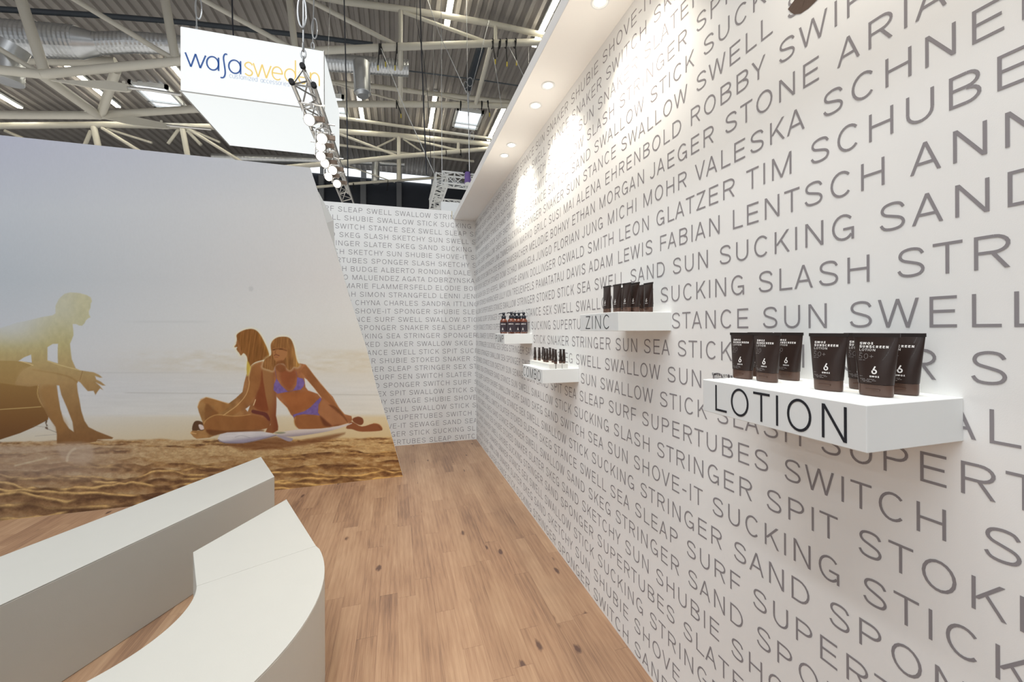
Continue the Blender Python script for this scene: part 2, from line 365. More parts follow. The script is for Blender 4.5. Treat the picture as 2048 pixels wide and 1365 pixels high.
for row, words, wi, px in ROWS:
    words = words.split(); zb = Z0-DZ*row
    # wall point under that picture column at mid-letter height
    y = CY
    for _ in range(6):
        p = on(px, y, X=WX); y += -((zb+CAP/2)-p.z)*F/max(.2, (p-Vector((0,0,HC))).dot(fwd))
    ya = on(px, y, X=WX).y
    r = random.Random(row); left = []
    need = (LY-ya)/CAP - head(words, wi)
    while need > 0:
        w_ = r.choice(FILL); left.insert(0, w_); need -= text_width(w_)+SPACE
    words = left+words; wi += len(left)
    while (ya+1.25)/CAP > text_width(' '.join(words))-head(words, wi): words.append(r.choice(FILL))
    letters(lt, ' '.join(words), Vector((WX-.0006, ya, zb)), Vector((0,-1,0)), Vector((0,0,1)), CAP, .092, -head(words, wi), umin=ya-LY+.004, umax=ya+1.3, n=9)
ink_r = lt.build('lettering', m_ink, wall_r); ink_r['label'] = 'grey sans lettering in rows'
# heavy brown logotype high on the long wall, only its first letter reaches into the picture
sg = MB(); p = on(1594, 33, X=WX)
letters(sg, 'SWOX', Vector((WX-.0008, p.y+.012, p.z+.004)), Vector((0,-1,0)), Vector((0,0,1)), .20, .25, -.155, xs=1.05, n=14)
bl = sg.build('logotype', m_brown, wall_r); bl['label'] = 'heavy brown logotype'
# small caption above the big shelf
sc_ = MB(); p = on(1424, 749, X=WX)
letters(sc_, 'SWOX LOTION', Vector((WX-.0008, p.y, p.z-.003)), Vector((0,-1,0)), Vector((0,0,1)), .0085, .2, 0, n=5)
for k in range(2):
    q = Vector((WX-.0008, p.y-.005, p.z-.008-.004*k)); 
    for j in range(14): sc_.add([q+Vector((0,-.006*j,0)), q+Vector((0,-.006*j-.0042,0)), q+Vector((0,-.006*j-.0042,.0016)), q+Vector((0,-.006*j,.0016))], [(0,1,2,3)])
sc_.build('caption', m_black, wall_r)

# lettering on the end wall
BACK = ['SURF SLEAP SWELL SWALLOW STRINGER|1|676.3','SWELL SHUBIE SWALLOW STICK SUCKING|1|689','SUN SWITCH STANCE SEX SWELL SLEAP SEA|1|670.4','SAND SKEG SLASH SKETCHY SUN SWELL SEA|1|679',
 'STRINGER SLATER SKEG SAND SUCKING SUN|1|727.8','SWITCH SKETCHY SUN SHUBIE SHOVE-IT SEA|1|697','SUPERTUBES SPONGER SLASH SKETCHY SUN|1|743','HANNAH BUDGE ALBERTO RONDINA DALE|1|702',
 'MARCO MALUENDEZ AGATA DOBRZYNSKA|1|705','MARIE FLAMMERSFELD ELODIE BOUR|1|745','SARAH SIMON STRANGFELD LENNI JENS|1|720','CHYNA CHARLES SANDRA ITTLINGER|0|710.8','SHOVE-IT SPONGER SHUBIE SLEAP|0|710.8',
 'STANCE SURF SWELL SWALLOW STICK|1|749.5','SPONGER SNAKER SEA SLEAP SUN|0|717.5','SUCKING SEA STRINGER SPONGER|1|773','STOKED SNAKER SWALLOW SKEG|1|768','STANCE SWELL STICK SPIT SUCKING|1|783',
 'SLATER SHUBIE STOKED SNAKER SUN|1|759.4','STRINGER SLEAP STRINGER SEX STICK|1|776','SURF SEN SWITCH SLATER SEA|1|796','SAND SPONGER SWITCH SURF SEA|1|767','SEX SPIT SWALLOW STICK SUN|1|780',
 'SKETCHY SEWAGE SHUBIE SHOVE-IT|1|781','SWELL SWALLOW STICK SEA|0|768','SURF SUPERTUBES SWITCH SEA|1|788','SHOVE-IT SEWAGE SAND SEA|1|819.5','STRINGER STICK SUCKING SLEAP|1|819','SUPERTUBES SLEAP SWITCH|1|859']
lb = MB()
for k, t in enumerate(BACK):
    w_, wi, px = t.split('|'); words = w_.split(); wi = int(wi); zb = Z0-DZ*k
    xa = on(float(px), 440+15.8*k, Y=LY).x
    r = random.Random(90+k)
    for _ in range(2): words.insert(0, r.choice(FILL)); wi += 1
    while (WX-xa)/CAP > text_width(' '.join(words))-head(words, wi): words.append(r.choice(FILL))
    letters(lb, ' '.join(words), Vector((xa, LY-.0006, zb)), Vector((1,0,0)), Vector((0,0,1)), CAP, .092, -head(words, wi), umin=-1.7-xa, umax=WX-xa-.004, n=6)
lb.build('lettering', m_ink, wall_b)

# soffit with recessed downlights
DL = [on(x, y, Z=HC+1.499) for x, y in ((1200,3),(1096,171),(1071,211),(1023,290),(1009,311))]
dyn = DL[0].y-DL[1].y
so = MB(); so.box((.762, -1.4, HC+1.499), (WX, LY, HC+1.575)); soff = struct(so.build('soffit', m_soffit, None, bevel=.002), 'white soffit board above the lettered wall')
DLL = DL+[Vector((DL[0].x, DL[0].y-.22, DL[0].z)), Vector((DL[0].x, DL[0].y-1.02, DL[0].z)), Vector((DL[0].x, DL[0].y-1.26, DL[0].z))]
names = ['nearest recessed downlight at the top edge of the picture','recessed downlight, nearer one of the middle pair','recessed downlight, farther one of the middle pair','recessed downlight, nearer one of the far pair','recessed downlight, farthest along the soffit']
for i, p in enumerate(DLL):
    if i < 5:
        t = empty('downlight', p, names[i]+' under the white soffit', 'downlight', 'downlights in the soffit')
        r_ = MB(); r_.lathe([(.030,0),(.042,0),(.043,-.003),(.036,-.005),(.030,-.002)], n=28); r_.build('trim_ring', m_frame, t, smooth=True)
        r_ = MB(); r_.lathe([(.030,-.001),(.022,-.004),(.004,-.006)], n=28); r_.build('lens', m_dl, t, smooth=True)
    l = bpy.data.lights.new('downlight_beam', 'SPOT'); l.energy = 21 if i < 5 else 17; l.color = (1,.90,.74); l.spot_size = math.radians(96); l.spot_blend = .9; l.shadow_soft_size = .03
    lo = bpy.data.objects.new('downlight_beam', l); COL.objects.link(lo); lo.location = p+Vector((0,0,-.02))
    l = bpy.data.lights.new('soffit_fill', 'POINT'); l.energy = 1.1; l.color = (1,.92,.78); l.shadow_soft_size = .05  # added unseen point light hung below each downlight to brighten the soffit
    lo = bpy.data.objects.new('soffit_fill', l); COL.objects.link(lo); lo.location = p+Vector((-.06,0,-.36))

# ------------------------------------------------------------------ mural partition
MP0 = on(0, 1042.3, Z=0); MP1 = on(806, 953.2, Z=0)
md = (MP1-MP0).normalized(); mn = Vector((md.y, -md.x, 0))          # along the face, outwards to the viewer
def onm(x, y):
    d = ray(x, y); t = mn.dot(MP0-Vector((0,0,HC)))/mn.dot(d); return Vector((0,0,HC))+d*t
EDGE = [(806,953),(789.7,895),(777,850),(754,778.7),(731.6,691.6),(699,595),(685.5,547),(671,502),(653,446),(636,384),(620,335)]
ez = []; eu = []
for q in EDGE:
    p = onm(*q); ez.append(p.z); eu.append((p-MP0).dot(md))
HM = HC+1.58; U0 = -.75
def mpt(u, z, off=0): return MP0+md*u+Vector((0,0,z))-mn*off
mural = empty('mural_partition', mpt(1.2, 0), 'tall freestanding partition printed with a sunlit beach scene of three people', 'partition')
def local(mb, root):
    r = root.matrix_basis.inverted() if False else None
    o = Vector(root.location); mb.v = [tuple(Vector(v)-o) for v in mb.v]; return mb

# --- the printed beach picture: colours computed for the points of a fine grid
def proj(P):
    d = P-np.array([0,0,HC]); rx = d@np.array(rc); uz = d@np.array(uc); fz = d@np.array(fwd)
    return CX+F*rx/fz, CY-F*uz/fz
def vnoise(x, y, seed):
    r = np.random.default_rng(seed); T = r.random((256,256))
    xi = np.floor(x).astype(int); yi = np.floor(y).astype(int); fx = x-xi; fy = y-yi
    fx = fx*fx*(3-2*fx); fy = fy*fy*(3-2*fy)
    a = T[yi&255, xi&255]; b = T[yi&255, (xi+1)&255]; c = T[(yi+1)&255, xi&255]; d = T[(yi+1)&255, (xi+1)&255]
    return (a*(1-fx)+b*fx)*(1-fy)+(c*(1-fx)+d*fx)*fy
def fbm(x, y, seed, o=4):
    v = 0; a = .5; t = 0
    for k in range(o): v = v+a*vnoise(x*2**k, y*2**k, seed+k); t += a; a *= .5
    return v/t
def sst(a, b, x): t = np.clip((x-a)/(b-a), 0, 1); return t*t*(3-2*t)
def gradient(y, stops):
    ys = [q[0] for q in stops]; return np.stack([np.interp(y, ys, [q[1][k] for q in stops]) for k in range(3)], -1)

def build_print():
    zs = np.concatenate([np.arange(0, 2.06, .0046), np.linspace(2.06, HM, 60)[1:]]); nu = 800
    edge = np.interp(zs, ez, eu); t = np.linspace(0, 1, nu)
    t = t**.92
    U = U0+(edge[:,None]-U0)*t[None,:]; Z = np.repeat(zs[:,None], nu, 1)
    P = np.array(MP0)[None,None]+U[...,None]*np.array(md)+Z[...,None]*np.array([0,0,1.])+np.array(mn)*.0012
    x, y = proj(P.reshape(-1,3)); x0, y0 = x.copy(), y.copy()
    n = len(x)
    # sky, haze, sea
    wx = np.clip(x/750, -.2, 1)[:,None]
    L_ = gradient(y, [(270,(171,175,192)),(420,(180,187,196)),(560,(172,181,190)),(700,(186,191,198)),(760,(184,189,197)),(835,(193,196,198)),(850,(190,190,186)),(880,(192,186,170))])
    R_ = gradient(y, [(270,(186,190,194)),(420,(205,203,200)),(560,(211,206,201)),(640,(215,212,205)),(700,(214,209,198)),(745,(212,204,188)),(780,(211,207,198)),(828,(212,206,192)),(836,(210,190,150)),(880,(205,178,128))])
    c = L_*(1-wx)+R_*wx
    # surf
    band = sst(692, 712, y)*(1-sst(738, 750, y))*sst(170, 420, x)
    f1 = fbm(x/22, y/6, 11); c += (band*(f1-.5)*26)[:,None]*np.array([-.5,-.8,-1.4])[None]
    c -= (band*.5)[:,None]*np.array([3,8,18])
    c -= (np.exp(-((y-644)/2)**2)*sst(230,300,x)*(1-sst(380,440,x))*7)[:,None]
    c -= (np.exp(-((y-746)/1.3)**2)*sst(140,220,x)*(1-sst(300,520,x))*8)[:,None]
    c -= (np.exp(-((y-786-(x-250)*.009)/1.1)**2)*sst(240,260,x)*16)[:,None]*np.array([1,1.05,1.15])
    c += ((fbm(x/60, y/4, 31)-.5)*sst(745,765,y)*(1-sst(830,845,y))*9)[:,None]
    # sand: ridged relief seen at a grazing angle, lit from behind
    yb = 882-.010*(x-100)+ (fbm(x/40, y*0, 5)-.5)*6
    sandm = sst(-2, 3, y-yb)
    rx_ = np.clip(x/800, 0, 1)[:,None]
    dark = (1-rx_)*np.array([92,66,47.])+rx_*np.array([102,64,37]); mid = (1-rx_)*np.array([140,107,74.])+rx_*np.array([158,113,64]); hi = (1-rx_)*np.array([186,165,130.])+rx_*np.array([212,177,118]); rim = (1-rx_)*np.array([206,172,112.])+rx_*np.array([232,184,104])
    sand = hi.copy()*1.0; 
    # overlapping mounds from far to near, each rimmed by the low sun behind
    yr, k, prev = 874., 0, None
    while yr < 1075:
        d = yr-870; sp_ = 2.6+d*.10; A = (1.4+d*.175)
        lam = 26+d*.8
        cur = yr+(fbm(x/lam+k*7.1, x*0+k*3.3, 100+k, 4)-.5)*A*2.1-(rx_[:,0])*0
        t = (y-cur)/(sp_*1.9)
        tex = fbm(x/(6+d*.10)+k, y/(2.4+d*.06), 150+k, 4)
        rs = sst(.30, .56, fbm(x/(lam*.7)+k*3.7, x*0+k, 170+k, 3))*(.55+.45*sst(30, 110, d))
        flatk = (1-sst(35, 80, d))*sst(.36, .52, fbm(x/90+k*1.7, x*0+k*.37, 190, 3))
        body = np.clip(-.02+.98*np.clip(t, 0, 1)**1.1+(tex-.5)*1.0, 0, 1)
        body = body*(1-flatk)+flatk*np.clip(.82+(tex-.5)*.5, 0, 1)
        bl = body[:,None]
        col = np.where(bl < .5, dark+(mid-dark)*bl*2, mid+(hi-mid)*(bl-.5)*2*(.95-.5*sst(40,120,d)))
        rw = (1.1+d*.018)/(sp_*1.9)
        rimv = (np.exp(-((t-rw*.6)/rw)**2)*rs*(1-flatk)*(.45+1.1*tex))[:,None]
        col = col*(1-np.clip(rimv, 0, .92))+rim*np.clip(rimv, 0, .92)
        m = sst(-.06, .06, t)[:,None]
        sand = sand*(1-m)+col*m
        yr += sp_; k += 1
    sand = sand*(1+((fbm(x/2.4, y/1.5, 71, 2)-.5)*.16)[:,None])
    shade = ((1-sst(150, 330, x+(y-900)*.3))*sst(-4, 4, y-892)*(1-sst(940, 985, y)))[:,None]
    sand = sand*(1-shade*.5)+shade*.5*np.array([162,144,130.])
    sm = sandm[:,None]; c = c*(1-sm)+np.clip(sand, 40, 235)*sm

    # soft-edged shapes
    def inside(poly, soft=1.2, grow=0.):
        Q = np.array(poly, float); lo = Q.min(0)-6-grow; hi_ = Q.max(0)+6+grow
        idx = np.where((x > lo[0])&(x < hi_[0])&(y > lo[1])&(y < hi_[1]))[0]
        if len(idx) == 0: return idx, np.zeros(0)
        px, py = x[idx], y[idx]; ins = np.zeros(len(idx), bool); dmin = np.full(len(idx), 1e9)
        for i in range(len(Q)):
            a = Q[i-1]; b = Q[i]
            if (a == b).all(): continue
            cr = ((a[1] > py) != (b[1] > py)); 
            with np.errstate(divide='ignore', invalid='ignore'):
                xi = (b[0]-a[0])*(py-a[1])/(b[1]-a[1] if b[1] != a[1] else 1e-9)+a[0]
            ins ^= cr&(px < xi)
            ab = b-a; tt = np.clip(((px-a[0])*ab[0]+(py-a[1])*ab[1])/(ab@ab), 0, 1)
            dmin = np.minimum(dmin, np.hypot(px-a[0]-tt*ab[0], py-a[1]-tt*ab[1]))
        sd = np.where(ins, dmin, -dmin)
        return idx, np.clip((sd+grow)/soft+.5, 0, 1)
    def smooth(poly): 
        P = [tuple(q) for q in poly]; m = len(P); out = []
        for i in range(m):
            a, b, c2, d = P[i-1], P[i], P[(i+1)%m], P[(i+2)%m]
            for tt in (0, .33, .66):
                out.append(tuple(.5*((2*b[k])+(-a[k]+c2[k])*tt+(2*a[k]-5*b[k]+4*c2[k]-d[k])*tt*tt+(-a[k]+3*b[k]-3*c2[k]+d[k])*tt**3) for k in (0,1)))
        return out
    def fill(poly, col, soft=1.2, alpha=1., sm=True, grow=0.):
        idx, cov = inside(smooth(poly) if sm else poly, soft, grow)
        if len(idx) == 0: return
        v = col(x[idx], y[idx]) if callable(col) else np.array(col, float)
        a = (cov*(alpha(x[idx], y[idx]) if callable(alpha) else alpha))[:,None]
        c[idx] = c[idx]*(1-a)+v*a
    def line(pts, wid, col, alpha=1., soft=1.):
        Q = np.array(catmull([tuple(q) for q in pts], 5), float); lo = Q.min(0)-6; hi_ = Q.max(0)+6
        idx = np.where((x > lo[0])&(x < hi_[0])&(y > lo[1])&(y < hi_[1]))[0]
        if len(idx) == 0: return
        px, py = x[idx], y[idx]; dm = np.full(len(idx), 1e9)
        for a, b in zip(Q[:-1], Q[1:]):
            ab = b-a; tt = np.clip(((px-a[0])*ab[0]+(py-a[1])*ab[1])/max(ab@ab, 1e-9), 0, 1)
            dm = np.minimum(dm, np.hypot(px-a[0]-tt*ab[0], py-a[1]-tt*ab[1]))
        a = (np.clip((wid/2-dm)/soft+.5, 0, 1)*alpha)[:,None]; c[idx] = c[idx]*(1-a)+np.array(col, float)*a
    keep = c.copy()

    # man on the upturned boat, washed out by the low sun
    ms = [(560,(186,184,156)),(600,(181,178,146)),(650,(177,174,140)),(690,(172,162,114)),(730,(168,146,98)),(770,(156,125,80)),(830,(140,104,62)),(888,(124,86,50))]
    mcol = lambda X, Y: gradient(Y, ms)*(1+((fbm(X/7, Y/9, 21)-.5)*.10)[:,None])
    fadea = lambda X, Y: 1-.75*(1-sst(20, 128, X))*(1-sst(650, 712, Y))-.25*(1-sst(128,170,X))*(1-sst(620,660,Y))
    boat = [(-60,700),(0,720),(40,724),(60,760),(78,772),(79,800),(88,816),(97,834),(96,840),(87,845),(67.7,855),(40,867),(0,880),(-60,893)]
    fill(boat, lambda X, Y: gradient(Y, [(700,(160,138,80)),(770,(138,105,58)),(840,(118,82,44)),(890,(100,66,38))]), 1.2, sm=False)
    line([(-60,823),(0,819.5),(40,817),(82,814)], 1.5, (190,165,105), .85); line([(76.5,772),(75,788),(80,803),(87,815)], 1.6, (210,182,115), .6)
    line([(90,845),(94,852),(93,857),(114,866)], 1., (95,90,85), .8); line([(66,852),(92,855)], .8, (120,112,100), .6); line([(70,873),(92,871),(113,869)], .9, (130,125,125), .6)
    fill([(90,840),(95,842),(93,848),(96,853),(92,852)], (90,70,50), 1, sm=False); fill([(90,855),(95,855),(96,860),(91,858)], (95,75,60), 1, sm=False)
    body = [(-60,675),(0,657),(35,645.5),(58.6,641),(82,635),(105.5,631),(111,627),(111,612),(118,598),(128.9,588),(140.6,585.2),(158.2,586.4),(173.4,590.5),(181.6,595.2),(184,603),(181.3,608),(181,616),(177.5,623),(178,629),(181,635),(176,637.3),(172,641),(169,647),(164,652),(158,651.4),(152,648.5),(145.3,648.5),(146.5,660),(147,671),(143,681),(140,688),(141.8,706),(143.5,719),(151.5,737),(160,741),(170.9,742.7),(187,745),(198,750),(204.7,755.6),(199.9,756),(190,752.4),(192.6,759.6),(201.5,763.7),(211,771.7),(204.7,771.5),(191.8,765.3),(199.9,772.5),(206.3,780.6),(200,777.4),(195,783.8),(191,790.3),(187,782.2),(175.7,783),(167.6,774),(161,766),(156.4,763),(154,768),(155.5,784),(158.8,800),(162.8,822.5),(169,842),(177.3,854.7),(193.4,862.8),(209.5,869.2),(226.5,875.7),(224,878.5),(195,879.5),(191.8,884),(161,888),(113.6,888),(113.6,869),(111.2,854.7),(96.7,834.6),(87,816),(79,800),(76.6,780.6),(77.4,771),(59.6,774),(32,771),(0,766),(-60,762)]
    fill(body, mcol, 1.6, fadea, sm=False)
    def hole(poly):
        idx, cov = inside(poly, 1.4); a = cov[:,None]; c[idx] = c[idx]*(1-a)+keep[idx]*a
    hole([(95,694.8),(105.5,688.3),(116,688),(115.4,700),(115.4,715),(116,727.4),(95,721)]); hole([(37,722.6),(48.4,715),(62,709.7),(63.7,725.8),(50,724)])
    hole([(113.6,771),(118.5,771.7),(122.5,790),(133.8,816),(145,845),(147.5,864.4),(138.6,858),(127.3,842),(120.9,819),(116,790)])
    fill([(-60,722),(0,722),(37,723),(62,731),(48,739),(37,752),(30,768),(32,772),(0,767),(-60,764)], (148,118,64), 1.5, .55)
    line([(42,723),(55,727),(66,731)], 1.2, (225,200,140), .8)
    line([(95,722),(116,729.5),(140,736),(160,741)], 1.6, (214,196,140), .55)
    line([(165,743),(163,750),(160,760)], 1.2, (110,75,40), .5)
    line([(66,740),(90,744),(115,748),(140,755),(154,764)], 3, (135,100,52), .35, 2.5)
    fill([(36,750),(50,735),(80,740),(110,748),(113,768),(78,770),(36,768)], (172,142,92), 6, .45)
    fill([(80,780),(110,775),(118,820),(135,850),(118,868),(100,830)], (150,108,58), 8, .4)
    # sun flare streaks of the print
    line([(30,932),(60,925),(92,917)], 3, (205,195,165), .5, 3); line([(134,922),(136,912),(142,903),(150,898)], 5, (215,205,175), .55, 3)
    fill([(113,888),(180,888),(182,925),(135,925),(114,900)], (176,158,140), 8, .5)

    # left woman
    skin = lambda sx: (lambda X, Y: np.array([148,98,56.])+((fbm(X/14, Y/18, 25)-.5)[:,None]*np.array([62,50,34.]))+(np.clip((X-sx)/40, -1, 1))[:,None]*np.array([-9,-15,-8.]))
    fill([(384,858),(388,845),(396,842),(406,846),(409,858),(406,864),(396,861),(388,866)], (92,62,40), 1.2); fill([(397,850),(405,851),(409,858),(401,860)], (205,188,180), 1.2)
    b1 = [(501,733),(511,726.5),(526,722),(533,740),(532,770),(534,800),(541,815),(542,845),(538,856),(522,860),(487,863),(452,866),(435.6,869),(419,876),(393.4,878.4),(387.6,875),(380.5,866.6),(384,862),(405,862),(408.7,859.6),(405,844.4),(398,825.6),(395,815),(399.3,803.4),(412,795),(431,799.8),(456.7,808),(470.8,797.5),(484.8,784.6),(488.4,766),(493,749),(496.6,745.5)]
    fill(b1, skin(500), 1.4, sm=False)
    fill([(523,744),(531,744),(533,790),(538,820),(520,822),(508,812),(513,790),(520,770)], (128,62,32), 4, .75)
    fill([(501,735),(512,728),(522,740),(520,770),(508,795),(492,812),(470,829),(452,830),(476,811),(493,790),(499,764)], (150,96,48), 3, .6)
    fill([(408,850),(412,843),(421,836),(436,831),(464,834),(500,831),(525,836),(538,848),(534,857),(500,860),(455,862),(425,862),(410,860)], (140,85,42), 3, .7)
    fill([(412,860),(450,862),(520,860),(520,864),(452,867),(425,872)], (98,52,26), 3, .7)
    fill([(400,800),(414,797),(440,803),(462,810),(440,826),(420,832),(430,815),(412,808)], (162,108,56), 3, .55)
    fill([(412,808),(428,820),(437,828),(420,834),(410,842)], (112,66,32), 4, .55)
    fill([(504.8,820),(520,823),(534,827),(540,840),(537,842),(526,832),(504.8,827)], (98,46,40), 1.6, .9)
    hole([(491,818.6),(500,811.6),(497,820),(495.4,824)])
    line([(501,733),(497.5,757),(498.5,768),(492,790),(475.5,810),(460,822),(447,831)], 1.5, (226,184,118), .65); line([(408,848),(411,842),(420.4,835),(435.6,830),(464,832.7),(485,832),(501,829)], 1.3, (220,172,100), .5)
    line([(395,815),(399,803),(412,795),(431,799.8),(456,808)], 1.2, (220,170,95), .6); line([(381,866),(392,868)], 1.4, (235,190,120), .7); line([(511,800),(507,811)], 1.6, (240,215,160), .8)
    # her hair and profile
    h1_ = [(473.7,669.3),(487,661),(502.4,658.2),(513,661.7),(521,670.5),(528,683.4),(535,698.6),(538.7,712.7),(534,718),(526,720.5),(510.6,725),(501,733),(497.7,744),(494.5,750),(493.5,735),(495,722),(493,712.7),(487,706.8),(482,711.5),(478,706),(475.5,703.3),(473,698.6),(474.5,694.5),(468.5,694.5),(473,687),(473.7,678.7)]
    fill(h1_, (226,216,160), 6, .5, grow=2)
    fill(h1_, lambda X, Y: np.array([134,85,38.])+((fbm(X/2.2+Y/16, Y/26, 33)-.5)[:,None]*np.array([54,40,24.]))+sst(8, 30, X-500-(Y-660)*.38)[:,None]*np.array([46,40,6.]), 1.5)
    fill([(495,722),(501,735),(498,747),(494.5,752),(493.5,736)], (206,182,70), 2, .8)
    fill([(472,686),(474.4,690),(477,700),(480,708),(484,706),(478,690),(476,680)], (156,102,58), 2, .7)
    # right woman
    fill([(692,857),(700.6,844),(708,846),(724,853.7),(747.5,847.3),(759,850),(765,858.4),(759,862.4),(730,864),(716,863),(704,859)], (140,80,46), 1.4)
    fill([(705.3,838),(716,833.8),(725.2,837.3),(727,846),(720.5,851),(707.7,845)], (126,70,42), 1.4)
    line([(747,847),(759,849.5),(765,857)], 1.3, (195,140,85), .6); line([(757,853),(764,861)], .8, (90,45,25), .6)
    b2 = [(545,735),(560,728),(575,735),(592,732),(598.8,727),(611,729.5),(618.2,737.4),(627,749.7),(640,766.4),(653.7,782),(665.5,794),(677,815),(689,829),(703,832.7),(704.5,841),(699,846),(694.8,847),(677,852.6),(642,857.3),(612.7,859.6),(597.5,858.4),(590.5,851.4),(587,835),(581,829),(574,816),(560,802),(553,794),(546,780),(543,755)]
    fill(b2, lambda X, Y: np.array([152,94,56.])+((fbm(X/16, Y/16, 45)-.5)[:,None]*np.array([56,40,26.])), 1.4, sm=False)
    hole([(608.5,756),(614,760),(628,776.4),(642,795),(643,797),(635,788),(616.3,781.7),(611,774.5)])
    fill([(611,731),(618,739),(640,768),(665,796),(688,831),(700,840),(690,834),(664,812),(640,790),(622,768),(609,752),(602,742)], (142,88,46), 2, .6)
    fill([(560,785),(590,786),(612,782),(632,792),(622,812),(600,824),(586,826),(572,806)], (158,88,40), 6, .6)
    fill([(644,800),(657,811),(688,838),(694,846),(660,850),(650,840),(638,828)], (166,108,66), 4, .7)
    fill([(590,838),(615,831),(640,834),(656,846),(660,855),(615,859),(597,857),(590,850)], (146,88,44), 3, .7); fill([(640,832),(652,842),(664,853),(650,853),(644,845)], (94,48,30), 4, .7)
    fill([(657,810),(672,822),(686,835),(696,847),(690,834),(672,815)], (92,50,26), 2, .5)
    line([(560,802),(574,816),(581,829)], 1.1, (235,190,120), .6); line([(611,729.5),(627,749.7),(653.7,782),(677,815),(689,829)], 1.0, (205,150,90), .6); line([(614,761),(628,777),(642,795.5)], 1., (235,190,120), .5)
    line([(590.5,836),(588.5,846),(592,853)], 2, (198,150,80), .5, 2)
    # supporting arm
    fill([(524,735),(534,729),(546,738),(549,770),(553,795),(553,812),(552,832),(556.5,853),(556,861),(546,867),(531,865),(534,858),(541,850),(541.5,838),(536,815),(531,790),(526.5,762)], lambda X, Y: np.array([150,101,58.])-(sst(790, 840, Y))[:,None]*np.array([14,20,13.])-(sst(0, 12, X-540))[:,None]*np.array([10,14,6.]), 1.6, sm=False)
    # bikini
    blue = lambda X, Y: np.array([112,88,146.])+((fbm(X/4, Y/5, 55)-.5)[:,None]*np.array([34,26,30.]))
    fill([(553,757.6),(548,769),(547,780.6),(555,788),(569,785.3),(576,784),(562,771)], blue, 1.6, sm=False); fill([(594.4,755),(606,758),(609.3,766.4),(607,773.5),(601,780),(585.8,782),(593,770.5)], blue, 1.6, sm=False)
    fill([(641,795),(643,800),(637,810),(636,825.6),(639.7,831.5),(625.6,830),(607,829),(592.8,831.5),(587,836),(586,830),(609,823),(621,815),(630,805.7)], lambda X, Y: np.array([108,84,142.])+((fbm(X/5, Y/5, 57)-.5)[:,None]*30), 1.5, sm=False)
    line([(553,758),(551,745),(549,736)], 1.1, (105,70,110), .7); line([(576,784),(585,782)], 1.2, (105,70,110), .7); line([(595,756),(592,744)], 1., (105,70,110), .6)
    fill([(563,740),(590,742),(592,760),(582,778),(572,776),(562,762)], (134,66,34), 6, .6)
    # her hair, face
    h2_ = [(541.2,694),(542.5,686.4),(547.8,679.3),(557.5,674.5),(571.6,674),(580.4,677.6),(585.6,686.4),(589,697.8),(591.8,712.8),(595.3,724.2),(599.5,731),(594.4,735.5),(587.4,734),(581,741),(574,738),(568,728),(557,728),(550,733),(546,742),(538,740),(526,736),(525.8,730),(529,720),(536.4,714.5),(542.5,709)]
    fill(h2_, (228,220,176), 6, .5, grow=2)
    fill(h2_, lambda X, Y: np.array([142,94,48.])+((fbm(X/2.4, Y/22, 65)-.5)[:,None]*np.array([66,54,34.]))+(sst(36, 52, X-541-(Y-690)*.12)*sst(690,715,Y))[:,None]*np.array([40,38,18.]), 1.5)
    fill([(544.7,699),(551,696.5),(560,696),(571,698),(574.5,704),(573.5,712),(567,720.7),(557.5,724.3),(549.6,721),(546.4,712.8)], (166,110,64), 1.8)
    fill([(545,699),(552,697),(562,696.5),(573,700),(573,703),(560,699.5),(547,701)], (120,74,36), 1.6, .8)
    line([(546,700.5),(549.5,700)], 1.5, (72,40,22), .8); line([(559,699),(565,699)], 1.5, (72,40,22), .8); line([(551.5,702),(550,706.5),(552.5,708)], 1.1, (120,72,40), .8)
    line([(548.5,711.5),(552,710),(558.5,712)], 1.3, (92,42,30), .9); line([(549.5,714.5),(556,715)], 1.2, (128,64,48), .7)
    fill([(553,724),(568,722),(572,740),(560,745),(551,736)], (128,74,38), 3, .7)
    # boards and their shade
    fill([(452,890),(500,884),(552,874),(584,884),(620,878),(690,866),(660,880),(592,893),(540,900),(490,899)], (118,72,40), 5, .75)
    fill([(560,866),(595,859.6),(642,858),(677,852.6),(703,846.7),(698,850.5),(665.5,861),(630,868),(583,874),(556,871)], lambda X, Y: np.array([200,186,178.])-(sst(0, 12, Y-858-(640-X)*.09))[:,None]*np.array([52,52,40.]), 1.3)
    fill([(435,878),(440,869.5),(454.4,865.5),(490,864),(522,863.3),(543.4,867.5),(552.8,870),(569,873.7),(585.6,878),(582,883),(566,877),(552,872),(522,879),(487,887),(452,887),(439,883.5)], lambda X, Y: np.array([196,190,190.])+((fbm(X/20, Y/4, 75)-.5)[:,None]*26)-(sst(-2, 8, Y-874-(500-X)*.12))[:,None]*np.array([52,56,40.]), 1.3, sm=False)
    fill([(552,871),(569,874),(585.6,878),(581,883.5),(570,881)], (150,138,148), 1.3)
    line([(437,880),(447,885.5),(470,887),(500,884.5),(535,876),(552,871)], 2, (118,105,115), .75)
    fill([(548,866),(562,864.5),(572,866),(560,868.5)], (120,124,96), 1.5, .8)
    line([(500,876),(483,872),(470,875)], 1, (120,118,125), .5)
    # faint spot on the sky
    fill([(498,574),(505,574),(507,579),(503,583),(498,581)], (184,184,184), 2.5, .8)
    c[:] = c*(1+((fbm(x/1.7, y/1.7, 95, 2)-.5)*.02)[:,None])

    gr_ = c.mean(1, keepdims=True); c = gr_+(c-gr_)*.90
    lc = np.clip(c, 2, 254)/255.; lc = np.where(lc > .04045, ((lc+.055)/1.055)**2.4, lc/12.92)
    lc = np.clip(lc/PRINT_K, 0, .93)
    nz = len(zs); me = bpy.data.meshes.new('print')
    o0 = np.array(mural.location); V = (P.reshape(-1,3)-o0).astype(np.float32)
    me.vertices.add(n); me.vertices.foreach_set('co', V.ravel())
